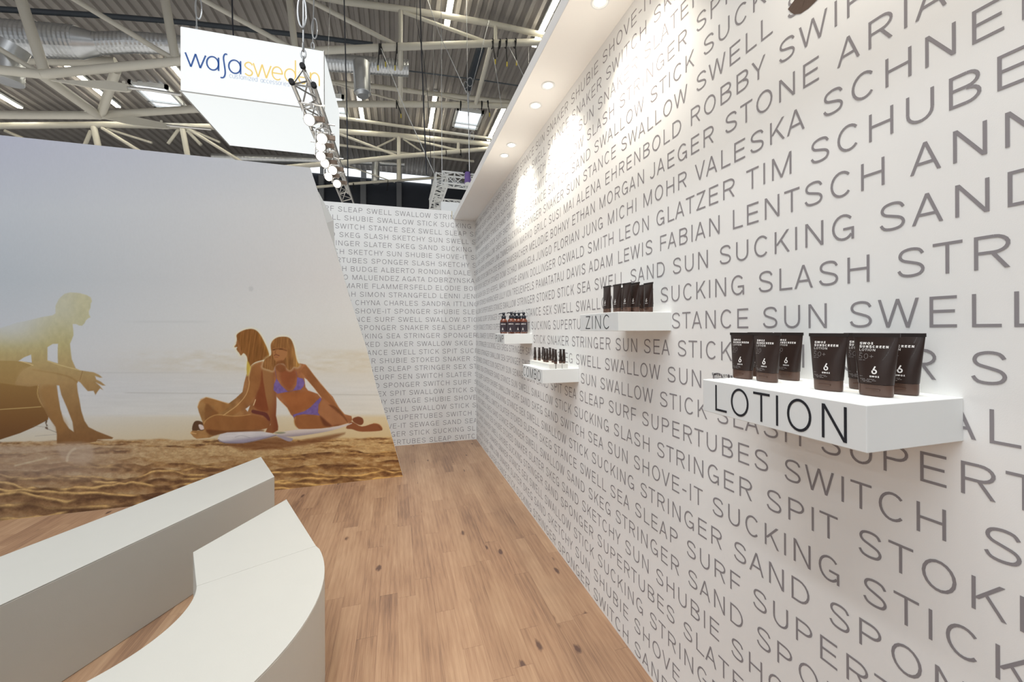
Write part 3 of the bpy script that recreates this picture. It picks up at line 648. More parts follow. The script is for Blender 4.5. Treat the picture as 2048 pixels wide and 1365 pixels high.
    i, j = np.meshgrid(np.arange(nz-1), np.arange(nu-1), indexing='ij'); a = (i*nu+j).ravel()
    quads = np.stack([a, a+1, a+nu+1, a+nu], 1).astype(np.int32); nq = len(quads)
    me.loops.add(nq*4); me.loops.foreach_set('vertex_index', quads.ravel()); me.polygons.add(nq); me.polygons.foreach_set('loop_start', np.arange(0, nq*4, 4, dtype=np.int32))
    me.update(calc_edges=True)
    ca = me.color_attributes.new('print_colour', 'FLOAT_COLOR', 'POINT'); ca.data.foreach_set('color', np.concatenate([lc, np.ones((n,1))], 1).astype(np.float32).ravel())
    m = mat('printed_banner', (.8,.8,.8), .8, spec=.15); nt = m.node_tree; at = nt.nodes.new('ShaderNodeAttribute'); at.attribute_name = 'print_colour'
    nt.links.new(at.outputs['Color'], nt.nodes['Principled BSDF'].inputs['Base Color']); me.materials.append(m)
    o = bpy.data.objects.new('print', me); COL.objects.link(o); o.parent = mural
    o['label'] = 'beach print of a man on a boat and two women on surfboards'
PRINT_K = .97
build_print()
bd = MB()
out = [(U0, 0)]+[(u, max(z, 0)) for u, z in zip(eu, ez)]; out[1] = (eu[0], 0); out[-1] = (eu[-1], HM); out.append((U0, HM))
nn = len(out); fr = [mpt(u, z) for u, z in out]; bk = [mpt(u, z, .035) for u, z in out]
bd.add(fr+bk, [tuple(range(nn)), tuple(reversed(range(nn, 2*nn)))]+[((i+1)%nn, i, i+nn, (i+1)%nn+nn) for i in range(nn)])
local(bd, mural).build('panel', m_white, mural)
# the white fin that stiffens its slanting edge from behind
def onmo(q, off):
    d = ray(*q); t = (mn.dot(MP0-Vector((0,0,HC)))-off)/mn.dot(d); return Vector((0,0,HC))+d*t
fin = MB(); P_ = [onmo(q, .22) for q in ((637,384),(667,441),(669.5,490))]; Q_ = [mpt(eu[k]-.02, ez[k], .036) for k in (9,8,7,6,5)]
A_, B_, C_ = P_; D_ = mpt(eu[4]-.05, ez[4], .24)
fin.add([Q_[0], A_, B_, C_, D_, Q_[4], Q_[3], Q_[2], Q_[1]], [(0,1,2,8),(8,2,3,7),(7,3,6),(3,4,6),(6,4,5)])
fin.add([Q_[0]-md*.05, A_-md*.05, B_-md*.05, C_-md*.05, D_-md*.05, Q_[4]-md*.05], [(0,1,2,3,4,5)])
local(fin, mural).build('stiffener', m_white, mural)

# ------------------------------------------------------------------ benches
HB = .457
def bench(name, pts, label, bev=.006):
    b = MB(); cx = sum(p[0] for p in pts)/len(pts); cy = sum(p[1] for p in pts)/len(pts)
    a2 = sum(pts[i-1][0]*pts[i][1]-pts[i][0]*pts[i-1][1] for i in range(len(pts)))
    if a2 < 0: pts = pts[::-1]
    q = [(p[0]-cx, p[1]-cy) for p in pts]; root = empty(name, (cx, cy, 0), label, 'bench')
    b.prism(q, .0, HB-.004); b.build('upholstered_body', m_bench, root, bevel=.004)
    b = MB(); b.prism(q, HB-.004, HB); o = b.build('seat_top', m_bench, root, bevel=.003)
    return root
def gz(x, y): p = on(x, y, Z=HB); return (p.x, p.y)
A1, B1, C1, D1 = gz(522,914), gz(549,954), gz(0,1211), gz(0,1114)
ex = lambda a, b, k: (a[0]+(b[0]-a[0])*k, a[1]+(b[1]-a[1])*k)
bench('bench', [A1, B1, ex(B1, C1, 1.55), ex(A1, D1, 1.55)], 'long straight white bench nearest the beach mural, with a creased side')
T1, T2, T3, T4 = gz(573,999), gz(632,1092), gz(393,1172.8), gz(386,1105)
bench('bench', [T1, T2, T3, T4], 'short wedge shaped white bench block joined to the end of the curved bench')
oc, ic = (-1.127, 1.7916), (-1.160, 1.8037); ro, ri = .8276, .3877
def ang(c, p): return math.atan2(p[1]-c[1], p[0]-c[0])
a0 = ang(oc, T2); b0 = ang(ic, T3); arc_o = []; arc_i = []
for k in range(41):
    t = -math.radians(118)*k/40
    arc_o.append((oc[0]+ro*math.cos(a0+t), oc[1]+ro*math.sin(a0+t))); arc_i.append((ic[0]+ri*math.cos(b0+t), ic[1]+ri*math.sin(b0+t)))
g_ = .0015; sh = ((T2[1]-T3[1]), -(T2[0]-T3[0])); ln = math.hypot(*sh); sh = (sh[0]/ln*g_, sh[1]/ln*g_)
arc_o[0] = (T2[0]+sh[0]*1, T2[1]+sh[1]); arc_i[0] = (T3[0]+sh[0], T3[1]+sh[1])
bench('bench', arc_o+arc_i[::-1], 'curved white bench sweeping out of the lower left corner of the picture')

# ------------------------------------------------------------------ wall shelves
def shelf(label, xf, y0, y1, zt, th, word, cap, stroke, ustart, xs=1, tr=0):
    root = empty('wall_shelf', (WX, (y0+y1)/2, HC+zt-th), label, 'shelf', 'lettered shelves on the wall'); o = Vector(root.location)
    b = MB(); b.box((xf, y0, HC+zt-th), (WX, y1, HC+zt)); local(b, root).build('shelf_board', m_shelf, root, bevel=.0015)
    b = MB(); letters(b, word, Vector((xf-.0006, y1-ustart, HC+zt-th/2-cap/2)), Vector((0,-1,0)), Vector((0,0,1)), cap, stroke, -SB[word[0]][0]*xs, xs=xs, n=16)
    x = local(b, root).build('lettering', m_black, root); x['label'] = 'black lettering on the shelf front'
    return root
ZL, ZZ, ZP, ZC = -.136, .066, -.034, -.236
# extents of the words on the fronts, from where their outer strokes show
def fit(word, xf, px0, px1, yy):
    ya = on(px0, yy, X=xf).y; yb = on(px1, yy, X=xf).y
    return ya, ya-yb
def wordlen(w): return text_width(w)-SB[w[0]][0]-SB[w[-1]][1]
def make_shelf(label, xf, y0, y1, zt, th, word, cap, stroke, px0, px1, yy):
    ya, ln = fit(word, xf, px0, px1, yy); xs = ln/cap/wordlen(word)
    return shelf(label, xf, y0, y1, zt, th, word, cap, stroke, y1-ya, xs=xs)
make_shelf('biggest and nearest white wall shelf, lettered LOTION on its front', .788, .495, .882, ZL, .084, 'LOTION', .0655, .085, 1431, 1694, 815)
make_shelf('white wall shelf lettered ZINC, topmost of the four', .812, 1.345, 1.672, ZZ, .074, 'ZINC', .056, .075, 1171.5, 1219, 645)
make_shelf('farthest white wall shelf, lettered PUMP, under the amber bottles', .818, 3.035, 3.33, ZP, .08, 'PUMP', .060, .12, 991.8, 1007, 679)
make_shelf('white wall shelf lettered COMBO, lowest of the far ones', .818, 2.185, 2.56, ZC, .082, 'COMBO', .061, .08, 1047, 1081, 750)

# ------------------------------------------------------------------ sunscreen tubes
def tube_section(k, w0, w1, t0):
    """half width, half thickness at k (0 = above the cap, 1 = crimp)"""
    return (w0+(w1-w0)*k, t0*(1-k**1.35)+.0016)
def make_tube(name, label, cat, group, h, w0, w1, t0, capf, spf, full=True):
    root = empty(name, (0,0,0), label, cat, group); ch = h*capf; sh_ = h*.055; n = 28
    def ringp(hw, ht, z):
        return [(-ht*math.copysign(abs(math.cos(2*PI*k/n))**.85, math.cos(2*PI*k/n)), -hw*math.copysign(abs(math.sin(2*PI*k/n))**.85, math.sin(2*PI*k/n)), z) for k in range(n)]
    def loft(rs):
        b = MB(); m = len(rs); b.add([p for r in rs for p in r], [(i*n+(k+1)%n, i*n+k, (i+1)*n+k, (i+1)*n+(k+1)%n) for i in range(m-1) for k in range(n)]+[tuple(range(n)), tuple(reversed(range((m-1)*n, m*n)))]); return b
    cw, ct = w0*.985, t0*.97
    c = loft([ringp(cw*.90, ct*.88, 0), ringp(cw*.965, ct*.95, h*.012), ringp(cw*.99, ct*.99, h*.05), ringp(cw, ct, ch)]).build('flip_cap', m_cap, root, smooth=True)
    b = MB(); b.box((-ct-.0012, -w0*.42, ch*.52), (-ct+.001, w0*.42, ch*.64)); b.build('thumb_notch', m_cap, c)
    zb = ch+.0008; zt = h-sh_
    loft([ringp(*tube_section(k/10, w0, w1, t0), zb+(zt-zb)*k/10) for k in range(11)]).build('body', m_tube, root, smooth=True)
    b = MB(); b.box((-.0017, -w1*1.03, zt-.0004), (.0017, w1*1.03, h)); b.build('crimped_seal', m_seal, root, bevel=.0006)
    def surf(u, z):
        k = (z-zb)/(zt-zb); hw, ht = tube_section(max(0,min(1,k)), w0, w1, t0); q = min(.985, abs(u)/hw); a = math.asin(q**(1/.85))
        return Vector((-(ht*math.cos(a)**.85)-.00035, -u, z))
    def line_(mb, t, u0, z, cap, s, xs=1, n=6):
        letters(mb, t, None, None, None, cap, s, -SB[t[0]][0], xs=xs, n=n, fn=lambda uu, vv: surf(u0+uu, z+vv))
    b = MB(); L = -w0*.88; H_ = zt-zb
    if full:
        line_(b, 'SWOX', L, zb+H_*.835, h*.038, .26, 1.12); line_(b, 'SUNSCREEN', L, zb+H_*.765, h*.038, .26, 1.05); line_(b, 'LOTION', L, zb+H_*.695, h*.038, .14, 1.05)
    # drop emblem: ring with a slanted neck
    cx_, cz, r_ = w0*.10, zb+H_*.265, h*.036
    dp_ = arcp(0, 0, r_*.72, r_*.8, -215, 128, 20); dp_.append((r_*.25, r_*2.35)); 
    for p in ribbon(dp_, r_*.52): b.add([surf(cx_+u, cz+v) for u, v in p], [(0,1,2,3)])
    line_(b, 'SWOX', cx_-h*.055, zb+H_*.145, h*.026, .26, 1.1)
    b.build('printing', m_tprint, root)
    if full:
        b = MB(); line_(b, spf, L, zb+H_*.53, h*.082, .07)
        for j, (u0, ln_, zz) in enumerate(((L, h*.04, .655), (L, h*.09, .495), (L*.95, h*.055, .155), (L*.85, h*.20, .095), (L*.85, h*.22, .068), (L*.6, h*.13, .041))):
            m = 8
            for q in range(m):
                if (q*7+j) % 5 == 4: continue
                a = u0+ln_*q/m; e_ = a+ln_*.8/m
                b.add([surf(a, zb+H_*zz), surf(e_, zb+H_*zz), surf(e_, zb+H_*zz+h*.009), surf(a, zb+H_*zz+h*.009)], [(0,1,2,3)])
        x = b.build('small_print', m_gprint, root); x['label'] = 'grey fine print'
    return root
ord_ = ['first', 'second', 'third', 'fourth', 'fifth', 'sixth', 'seventh', 'eighth']
lot = [(1485.5,757.5,1),(1520,751,0),(1534,764,0),(1577,760.5,0),(1656.5,781.5,0),(1727,779,0),(1752,792.5,0),(1802,789,0)]
extra = ['at the far left end','half hidden','in front of the hidden one','right of the front pair','alone in the middle after the gap','mostly hidden','nearest to the shelf edge','last at the right end']
p30 = p50 = None
for i, (px, py, _) in enumerate(lot):
    p = on(px, py, Z=HC+ZL); p.x = min(max(p.x, .88), 1.005)
    if i == 1: p.x = .985; p.y = on(px, py, X=p.x).y
    if i == 5: p.x = .985; p.y = on(px, py, X=p.x).y
    lab = 'brown %s tube on LOTION shelf, %s from left, %s' % ('30' if i < 4 else '50+', ord_[i], extra[i])
    g = 'sunscreen tubes on the lotion shelf'
    rz = math.radians((6, 4, 3, 6, 8, 4, 10, 12)[i])
    if i == 0: p30 = t = make_tube('sunscreen_tube', lab, 'sunscreen tube', g, .1245, .0275, .0365, .0145, .19, '30')
    elif i == 4: p50 = t = make_tube('sunscreen_tube', lab, 'sunscreen tube', g, .1245, .0275, .0365, .0145, .19, '50+')
    else: t = dup(p30 if i < 4 else p50, p, lab)
    t.location = (p.x, p.y, HC+ZL); t.rotation_euler.z = rz
zinc = [(1214.3,.862,'first from the left, standing apart'),(1234.5,.872,'second from the left'),(1242.5,.96,'third, just showing behind the second'),(1254,.885,'fourth from the left'),(1270.5,.91,'fifth and tallest looking, in front'),(1282.5,.985,'sixth, dark sliver behind the front ones'),(1297,.965,'last at the right end')]
pz = None
for px, xx, w_ in zinc:
    y = on(px, 620, X=xx).y; lab = 'slim brown tube on the ZINC shelf, '+w_
    if pz is None: pz = t = make_tube('zinc_tube', lab, 'sunscreen tube', 'slim tubes on the zinc shelf', .118, .0215, .0265, .0125, .17, '50', False)
    else: t = dup(pz, (xx, y, HC+ZZ), lab)
    t.location = (xx, y, HC+ZZ); t.rotation_euler.z = math.radians(5)
# small tubes on clear risers
ris = MB(); ry0, ry1 = 2.195, 2.552
combo = [(1070,.895,'first at the far left end'),(1078.5,.905,'second from the left, with a reddish foot'),(1086,.955,'third, behind a pair'),(1089,.900,'fourth, left of the front pair'),(1094.2,.905,'fifth, right of the front pair'),(1100,.965,'sixth, set back'),(1106,.930,'seventh, half behind its neighbour'),(1111.5,.910,'eighth, in front'),(1121,.955,'ninth, second from the right end'),(1127.5,.968,'tenth, last at the right end')]
RH = .030
rt = empty('display_riser', (.93, (ry0+ry1)/2, HC+ZC), 'low clear white riser on the COMBO shelf carrying ten small tubes', 'riser'); ro_ = Vector(rt.location)
for a, b_ in ((.865, .905), (.91, .945), (.95, .985)):
    b = MB(); b.box((a, ry0, HC+ZC), (b_, ry1, HC+ZC+RH)); local(b, rt).build('block', m_acrylic, rt, bevel=.001)
pc = None
for px, xx, w_ in combo:
    xx = min(max(xx, .872), .978); y = min(max(on(px, 715, X=xx).y, ry0+.012), ry1-.012); lab = 'small black tube on the COMBO shelf, '+w_
    if pc is None: pc = t = make_tube('combo_tube', lab, 'sunscreen tube', 'small tubes on the combo shelf', .086, .0125, .0145, .0085, .15, '30', False)
    else: t = dup(pc, (xx, y, 0), lab)
    t.location = (xx, y, HC+ZC+RH); t.rotation_euler.z = math.radians(4)
# pump bottles
def make_pump(label):
    r = empty('pump_bottle', (0,0,0), label, 'pump bottle', 'pump bottles on the far shelf'); R = .031
    b = MB(); b.lathe([(R*.9,0),(R,.004),(R,.098),(R*.96,.106),(R*.8,.115),(R*.55,.122),(R*.42,.125),(R*.42,.130)], n=28); b.build('bottle', m_amber, r, smooth=True)
    b = MB(); a = [math.radians(180-120+240*k/18) for k in range(19)]
    for k in range(18):
        q0, q1 = a[k], a[k+1]; e = R+.0005
        b.add([(e*math.cos(q0), e*math.sin(q0), .014),(e*math.cos(q1), e*math.sin(q1), .014),(e*math.cos(q1), e*math.sin(q1), .094),(e*math.cos(q0), e*math.sin(q0), .094)], [(0,1,2,3)])
    lb_ = b.build('label', m_label, r)
    b = MB(); fn = lambda u, v: Vector((-(R+.0011)*math.cos(u/R), -(R+.0011)*math.sin(u/R), v))
    letters(b, 'SWOX', None, None, None, .0085, .28, -1.9, xs=1.1, n=5, fn=lambda u, v: fn(u, v+.074))
    for p in ribbon(arcp(0, 0, .0042, .005, -215, 128, 14)+[(.0015,.0135)], .0032): b.add([fn(u, v+.036) for u, v in p], [(0,1,2,3)])
    for k in range(2): b.add([fn(-.009, .022-k*.004), fn(.009, .022-k*.004), fn(.009, .024-k*.004), fn(-.009, .024-k*.004)], [(0,1,2,3)])
    x = b.build('label_print', m_tprint, lb_)
    b = MB(); b.lathe([(R*.60,.124),(R*.62,.128),(R*.62,.143),(R*.50,.148),(R*.28,.150),(R*.28,.158)], n=20); b.build('pump_collar', m_black, r, smooth=True)
    b = MB(); b.lathe([(R*.26,.157),(R*.40,.160),(R*.40,.171),(R*.34,.174)], n=16); b.path([(-.31*q, .95*q, z_) for q, z_ in ((.008,.168),(.024,.168),(.034,.166),(.037,.161))], .0036, 8); b.build('pump_head', m_black, r, smooth=True)
    return r
pp = None
for px, xx, w_ in ((1007.5,.855,'leftmost, nozzle turned outward'),(1022.8,.885,'second from the left'),(1029.8,.945,'third, standing back between two'),(1037.8,.975,'fourth, partly behind the right one'),(1047.6,1.0,'rightmost, nearest the wall')):
    y = on(px, 660, X=xx).y; lab = 'amber bottle with black pump on the PUMP shelf, '+w_
    if pp is None: pp = t = make_pump(lab)
    else: t = dup(pp, (xx, y, 0), lab)
    t.location = (xx, y, HC+ZP); t.rotation_euler.z = math.radians(58)

# ------------------------------------------------------------------ the exhibition hall above and behind
def deck_z(x): return HC+9.8-.0066*x*x
def on_deck(px, py, drop=0):
    x = 0
    for _ in range(12): p = on(px, py, Z=deck_z(x)-drop); x = p.x
    return p
dk = MB(); PIT = .30; x = -26.1; prof = []
while x < 12:
    for dx, dz in ((0,0),(.11,0),(.15,.09),(.26,.09)): prof.append((x+dx, deck_z(x+dx)+dz))
    x += PIT
ys = (-14, 26); dk.add([(a, y, z) for y in ys for a, z in prof], [(i+1, i, i+len(prof), i+1+len(prof)) for i in range(len(prof)-1)])
top = [(a, y, z+.25) for y in ys for a, z in prof]; dk.add(top, [(i, i+1, i+1+len(prof), i+len(prof)) for i in range(len(prof)-1)])
struct(dk.build('ceiling', m_deck), 'ribbed steel roof deck of the hall')
fw = MB(); fw.box((-26, 25.5, 0), (12, 25.9, HC+9.15)); struct(fw.build('wall_far', m_navy), 'dark panelled far wall of the hall')
for k, (px, w_) in enumerate(((644,10),(727,11),(798,10),(866,9))):
    p = on(px, 380, Y=25.5); q = on(px+w_, 380, Y=25.5); f = MB(); f.box((p.x-(q.x-p.x)/2, 25.2, 0), (p.x+(q.x-p.x)/2, 25.5, HC+9.0)); struct(f.build('trim_%d' % (k+2), m_pil))
# high window band over the far wall
for k, (a, b_) in enumerate(((600,640),(652,722),(733,793),(804,862))):
    pa = on(a, 345, Y=25.45); pb = on(b_, 345, Y=25.45)
    f = MB(); f.box((pa.x, 25.40, HC+9.18), (pb.x, 25.44, HC+9.62)); struct(f.build('window_%d' % (k+5), m_sky), 'bright high window strip')

# skylights in the deck
def skylight(n, cx, y0, y1, hw):
    z = deck_z(cx)-.02; f = MB(); t = .10
    for a, b_, c, d in ((cx-hw, y0, cx-hw+t, y1), (cx+hw-t, y0, cx+hw, y1), (cx-hw, y0, cx+hw, y0+t), (cx-hw, y1-t, cx+hw, y1), (cx-hw, y1-(y1-y0)*.3, cx+hw, y1-(y1-y0)*.3+.06)):
        f.box((a, b_, z-.10), (c, d, z+.04))
    w = struct(f.build('window_%d' % n, m_frame), 'white framed skylight in the roof deck')
    f = MB(); f.box((cx-hw+t, y0+t, z-.03), (cx+hw-t, y1-t, z-.01)); f.build('pane', m_sky, w)
sk = []
for n, (tl, tr, br, bl_) in enumerate((((255,163),(335,167),(378,214),(310,215)), ((640,187),(691,187),(694,232),(640,232)), ((914,214),(970,221),(953,258),(903,250)))):
    P = [on_deck(*q) for q in (tl, tr, br, bl_)]
    sk.append((sum(p.x for p in P)/4, (P[0].y+P[1].y)/2, (P[2].y+P[3].y)/2, ((P[1].x-P[0].x)+(P[2].x-P[3].x))/4))
    skylight(n+1, *sk[-1])

# linear lamps under the deck
LX = (-13.6, -10.6, -7.5, -4.5, -1.45, 1.58, 4.5); k = 0
names_x = ('leftmost row', 'second row from the left', 'third row from the left', 'row behind the hanging sign', 'row left of the far truss post', 'middle row', 'row just over the soffit edge')
for ri, (y0, y1, w_) in enumerate(((9.6, 12.7, 'near'), (16.4, 19.6, 'far'))):
    for i, x in enumerate(LX):
        if (ri == 0 and i in (0,1,2,3,4)): continue
        t = empty('linear_light', (x, (y0+y1)/2, deck_z(x)), 'glowing linear roof lamp, %s one of the %s' % (w_, names_x[i]), 'roof lamp', 'linear lamps under the roof'); o = Vector(t.location)
        f = MB(); f.box((x-.09, y0, o.z-.10), (x+.09, y1, o.z-.02)); local(f, t).build('housing', m_frame, t)
        f = MB(); f.box((x-.075, y0+.02, o.z-.135), (x+.075, y1-.02, o.z-.10)); local(f, t).build('diffuser', m_led, t)

# roof trusses: members listed as picture points on the truss plane Y
def member(mb, pts, Y, r):
    P = [on(px, py, Y=Y) for px, py in pts]
    for e, q in ((0, 1), (-1, -2)):
        if pts[e][1] < 0:
            d = (P[e]-P[q]).normalized(); k = 0
            while P[e].z < deck_z(P[e].x)-.12 and k < 60: P[e] = P[e]+d*.05; k += 1
    for a, b_ in zip(P[:-1], P[1:]): mb.tube(a, b_, r, 14)
    for p in P[1:-1]: mb.lathe([(r*.02,-r),(r*.7,-r*.7),(r,0),(r*.7,r*.7),(r*.02,r)], p, 14)
def truss(name, label, Y, members):
    root = empty(name, (0, Y, HC+8), label, 'roof truss', 'steel roof trusses')
    for nm, pts, r, *yy in members:
        f = MB()
        if yy and isinstance(yy[0], tuple): f.tube(on(*pts[0], Y=yy[0][0]), on(*pts[1], Y=yy[0][1]), r, 14)
        else: member(f, pts, yy[0] if yy else Y, r)
        local(f, root).build(nm, m_cream, root, smooth=True)
    return root
YA, YB = 12.0, 14.55
truss('roof_truss', 'near cream tubular truss with bent bottom chord crossing behind the hanging sign', YA, [
 ('bottom_chord', [(-260,112),(0,140),(85,149),(358,122.5),(640,101.5),(792,94),(980,87),(1085,84),(1240,80)], .098),
 ('top_chord', [(560,-22),(690,3.5),(808,18.5),(880,30),(980,47),(1086,70),(1200,98)], .085),
 ('post', [(89,143),(40,-6)], .105), ('post', [(351,118),(329,-6)], .095), ('post', [(591,104),(578,-6)], .085), ('post', [(801,94),(801,20)], .065), ('post', [(991,85),(991,50)], .055),
 ('brace', [(148,-2),(346,118)], .062), ('brace', [(-60,62),(80,147)], .055), ('brace', [(404,-2),(588,99)], .062), ('brace', [(606,-6),(793,91)], .062), ('brace', [(806,24),(972,84)], .05)])
truss('roof_truss', 'second cream truss chord running just above the mural with its tie plates', YB, [
 ('bottom_chord', [(-260,205),(0,230),(197,231),(378,219),(672,208.5),(802,208.5),(980,211),(1100,213)], .105),
 ('cross_strut', [(85,150),(197,231)], .12, (YA, YB)), ('cross_strut', [(801,94),(801,208)], .075, (YA, YB)), ('cross_strut', [(983,87),(951,210)], .075, (YA, YB)),
 ('cross_strut', [(232,140),(202,230)], .10, (YA+.3, YB)),
 ('top_chord', [(-100,112),(120,122),(232,124)], .13, 15.6), ('top_chord', [(655,164),(760,174),(860,187),(1020,204)], .085, 15.6),
 ('brace', [(670,168),(800,203)], .03, 14.9), ('brace', [(815,178),(935,204)], .03, 14.9)])
YC = 19.6
truss('roof_truss', 'far cream truss in front of the dark far wall', YC, [
 ('top_chord', [(-160,256),(0,252),(211,249.5),(422,254),(675,262.5),(795,271),(980,288.7),(1060,296)], .115),
 ('bottom_chord', [(420,345),(540,338),(620,330.5),(675,326.5),(800,313),(975,298),(1060,291)], .105),
 ('post', [(187.5,254),(198,300)], .105), ('post', [(364.5,255),(376,316)], .10), ('post', [(797.5,272),(797.5,312)], .085), ('post', [(917,284),(916,302)], .075),
 ('brace', [(204,256),(280,303)], .065), ('brace', [(373,256),(484,324)], .065), ('brace', [(676,267),(792,311)], .06), ('brace', [(806,276),(918,301)], .055),
 ('brace', [(215,258),(304,286)], .05, 20.6), ('brace', [(182,262),(170,290)], .07, 20.6), ('brace', [(357,259),(336,288)], .06, 20.6), ('brace', [(375,262),(402,290)], .07, 20.6), ('brace', [(378,258),(440,285)], .05, 20.6),
 ('brace', [(790,277),(752,296)], .045, 20.6), ('brace', [(806,278),(842,302)], .045, 20.6), ('brace', [(10,262),(46,277)], .06, 20.6),
 ('purlin', [(660,233),(674,234.8),(977,277),(1060,289)], .068, 18.9), ('purlin', [(600,282),(676,290),(802,306),(948,323)], .062, 20.9),
 ('lower_tube', [(560,382),(640,374),(699,368),(797,361),(880,355)], .07, 22.0), ('hanger', [(798,318),(798,362)], .11, 21.2), ('brace', [(690,330),(790,365)], .03, 22.0)])
# tie plates with their rods
for pts, rod, Y, lab in (([(100,160),(215,161),(255,168),(263,175),(259,182),(250,183),(190,176)], [(256,176),(300,180),(362,190)], YA-.12, 'bolted cream tie plate with rod under the near truss, by the skylight'),
                    ([(205,236),(262,232),(330,246),(340,250),(337,257),(325,257),(262,249)], [(334,251),(422,259)], YB-.13, 'bolted cream tie plate with rod low over the mural edge')):
    t = empty('tie_plate', on(*pts[0], Y=Y), lab, 'tie plate', 'tie plates of the trusses'); f = MB(); a = [on(*q, Y=Y) for q in pts]; n = len(a); d = Vector((0,.05,0))
    f.add(a+[p+d for p in a], [tuple(range(n)), tuple(reversed(range(n, 2*n)))]+[((i+1)%n, i, i+n, (i+1)%n+n) for i in range(n)]); local(f, t).build('plate', m_cream, t)
    f = MB(); member(f, rod, Y+.025, .035); local(f, t).build('tie_rod', m_alu, t, smooth=True)
    f = MB()
    for q in (pts[4], pts[2]):
        c = on(q[0]-7, q[1]-3, Y=Y-.01); f.tube(c, c+Vector((0,-.015,0)), .035, 10)
    local(f, t).build('bolt_heads', m_cream, t)
# dark service pipes
f = MB(); member(f, [(-120,10),(0,18.5),(200,31),(371,45),(581,68),(746,89)], 12.9, .065); tag(f.build('service_pipe', m_pipe, None, smooth=True), 'dark blue grey service pipe running under the near roof deck', 'pipe')
f = MB(); member(f, [(818,142),(960,160),(1040,172)], 14.0, .022); tag(f.build('service_pipe', m_pipe, None, smooth=True), 'thin dark pipe leading right from the duct end', 'pipe')
f = MB(); a, b_ = on(962,100,Y=13.2), on(935,176,Y=15.6); f.tube(a+Vector((0,0,.1)), b_, .16, 4); tag(f.build('cable_tray', m_pipe), 'dark cable tray beside the slanting strut at the right', 'cable tray')

# spiral ducts
def duct(name, label, cl, Y, radii, rings, extra=(), more=()):
    root = empty(name, on(*cl[0], Y=Y), label, 'air duct', 'spiral air ducts'); n = 32
    for cl, radii in [(cl, radii)]+list(more):
        f = MB(); P = [on(*q, Y=Y) for q in cl]; prof = []
        for (a, b_), (r0, r1) in zip(zip(P[:-1], P[1:]), zip(radii[:-1], radii[1:])):
            m = max(2, int((b_-a).length/rings))
            for k in range(m): t = k/m; prof.append((a+(b_-a)*t, (r0+(r1-r0)*t)*(1.0 if k % 2 else 1.03)))
        prof.append((P[-1], radii[-1])); m = len(prof)
        f.add([(c.x, c.y+r*math.cos(2*PI*k/n), c.z+r*math.sin(2*PI*k/n)) for c, r in prof for k in range(n)],
              [(i*n+k, (i+1)*n+k, (i+1)*n+(k+1)%n, i*n+(k+1)%n) for i in range(m-1) for k in range(n)]+[tuple(range(n)), tuple(reversed(range((m-1)*n, m*n)))])
        local(f, root).build('spiral_pipe', m_galv, root)
    for nm, pts, Y2, r, r2 in extra:
        f = MB(); PP = [on(*q, Y=Y2) for q in pts]
        for a, b_ in zip(PP[:-1], PP[1:]): f.tube(a, b_, r, 28, r2)
        for p in PP[1:-1]: f.lathe([(r*.05,-r),(r*.7,-r*.7),(r,0),(r*.7,r*.7),(r*.05,r)], p, 24)
        o = local(f, root).build(nm, m_galv, root, smooth=True)
    return root
d1 = duct('air_duct', 'big galvanised spiral duct crossing behind the hanging sign, ending right of the truss post', [(-160,68),(74,80),(160,85.4)], 13.0, [.42,.39,.37], .045,
 [('drop_outlet', [(723,126),(724,158),(725,186)], 12.75, .245, .245), ('outlet_cone', [(725,186),(726,193)], 12.75, .22, .17)], [([(196,87),(260,84.5),(340,89),(500,108),(657,125),(817,137)], [.255,.25,.235,.235,.235,.235])])
d1b = MB(); a, b_ = on(152,85,Y=13.), on(196,87,Y=13.); d1b.tube(a, b_, .375, 32, .26); local(d1b, d1).build('reducer', m_galv, d1, smooth=True)
duct('drop_duct', 'short vertical drop duct at the left edge of the picture', [(17.4,92),(17.6,93.5)], 12.3, [.12,.12], .05, [('drop_outlet', [(17.5,100),(17.5,165)], 12.3, .25, .25), ('collar', [(25,90),(15,108)], 12.3, .30, .30)])
duct('air_duct', 'far galvanised duct glimpsed under the hanging sign with a drop outlet', [(425,315),(540,318),(640,321),(690,322.5),(809,329)], 22.6, [.19,.19,.17,.14,.12], .08, [('drop_outlet', [(752,326),(751.5,345),(751,367)], 22.3, .20, .20)])

# ------------------------------------------------------------------ hanging light box sign
YS = 8.2
tl = on(358,50,Y=YS); tr = on(648,103,Y=YS); bl_ = on(362,181,Y=YS); br = on(648,222,Y=YS); bk = on(453,291,Z=(bl_.z+br.z)/2)
x0, x1 = (tl.x+bl_.x)/2, (tr.x+br.x)/2; zb, zt = (bl_.z+br.z)/2, (tl.z+tr.z)/2; y1 = bk.y
sign = empty('hanging_sign', ((x0+x1)/2, (YS+y1)/2, zb), 'big white box sign hung from chains, with blue and yellow lettering', 'sign')
m_box = mat('lit_sign_fabric', (.30,.31,.31), .7, emit=(.94,.98,.98), estr=.74, noise=.02, nscale=3)
f = MB(); f.box((x0, YS, zb), (x1, y1, zt)); local(f, sign).build('light_box', m_box, sign, bevel=.02)
f = MB()
for a, b_ in (((x0,YS,zb),(x1,YS,zb)),((x1,YS,zb),(x1,y1,zb)),((x0,YS,zb),(x0,y1,zb)),((x1,YS,zb),(x1,YS,zt))): f.tube(a, b_, .012, 6)
local(f, sign).build('edge_profile', m_alu, sign)
m_lblue = mat('blue_logo', (.02,.04,.10), .5, emit=lin((38,78,142)), estr=.8); m_lyel = mat('yellow_logo', (.25,.2,.07), .5, emit=lin((236,204,116)), estr=.75); m_lgrey = mat('pale_blue_logo', (.2,.22,.26), .5, emit=lin((190,198,214)), estr=.7)
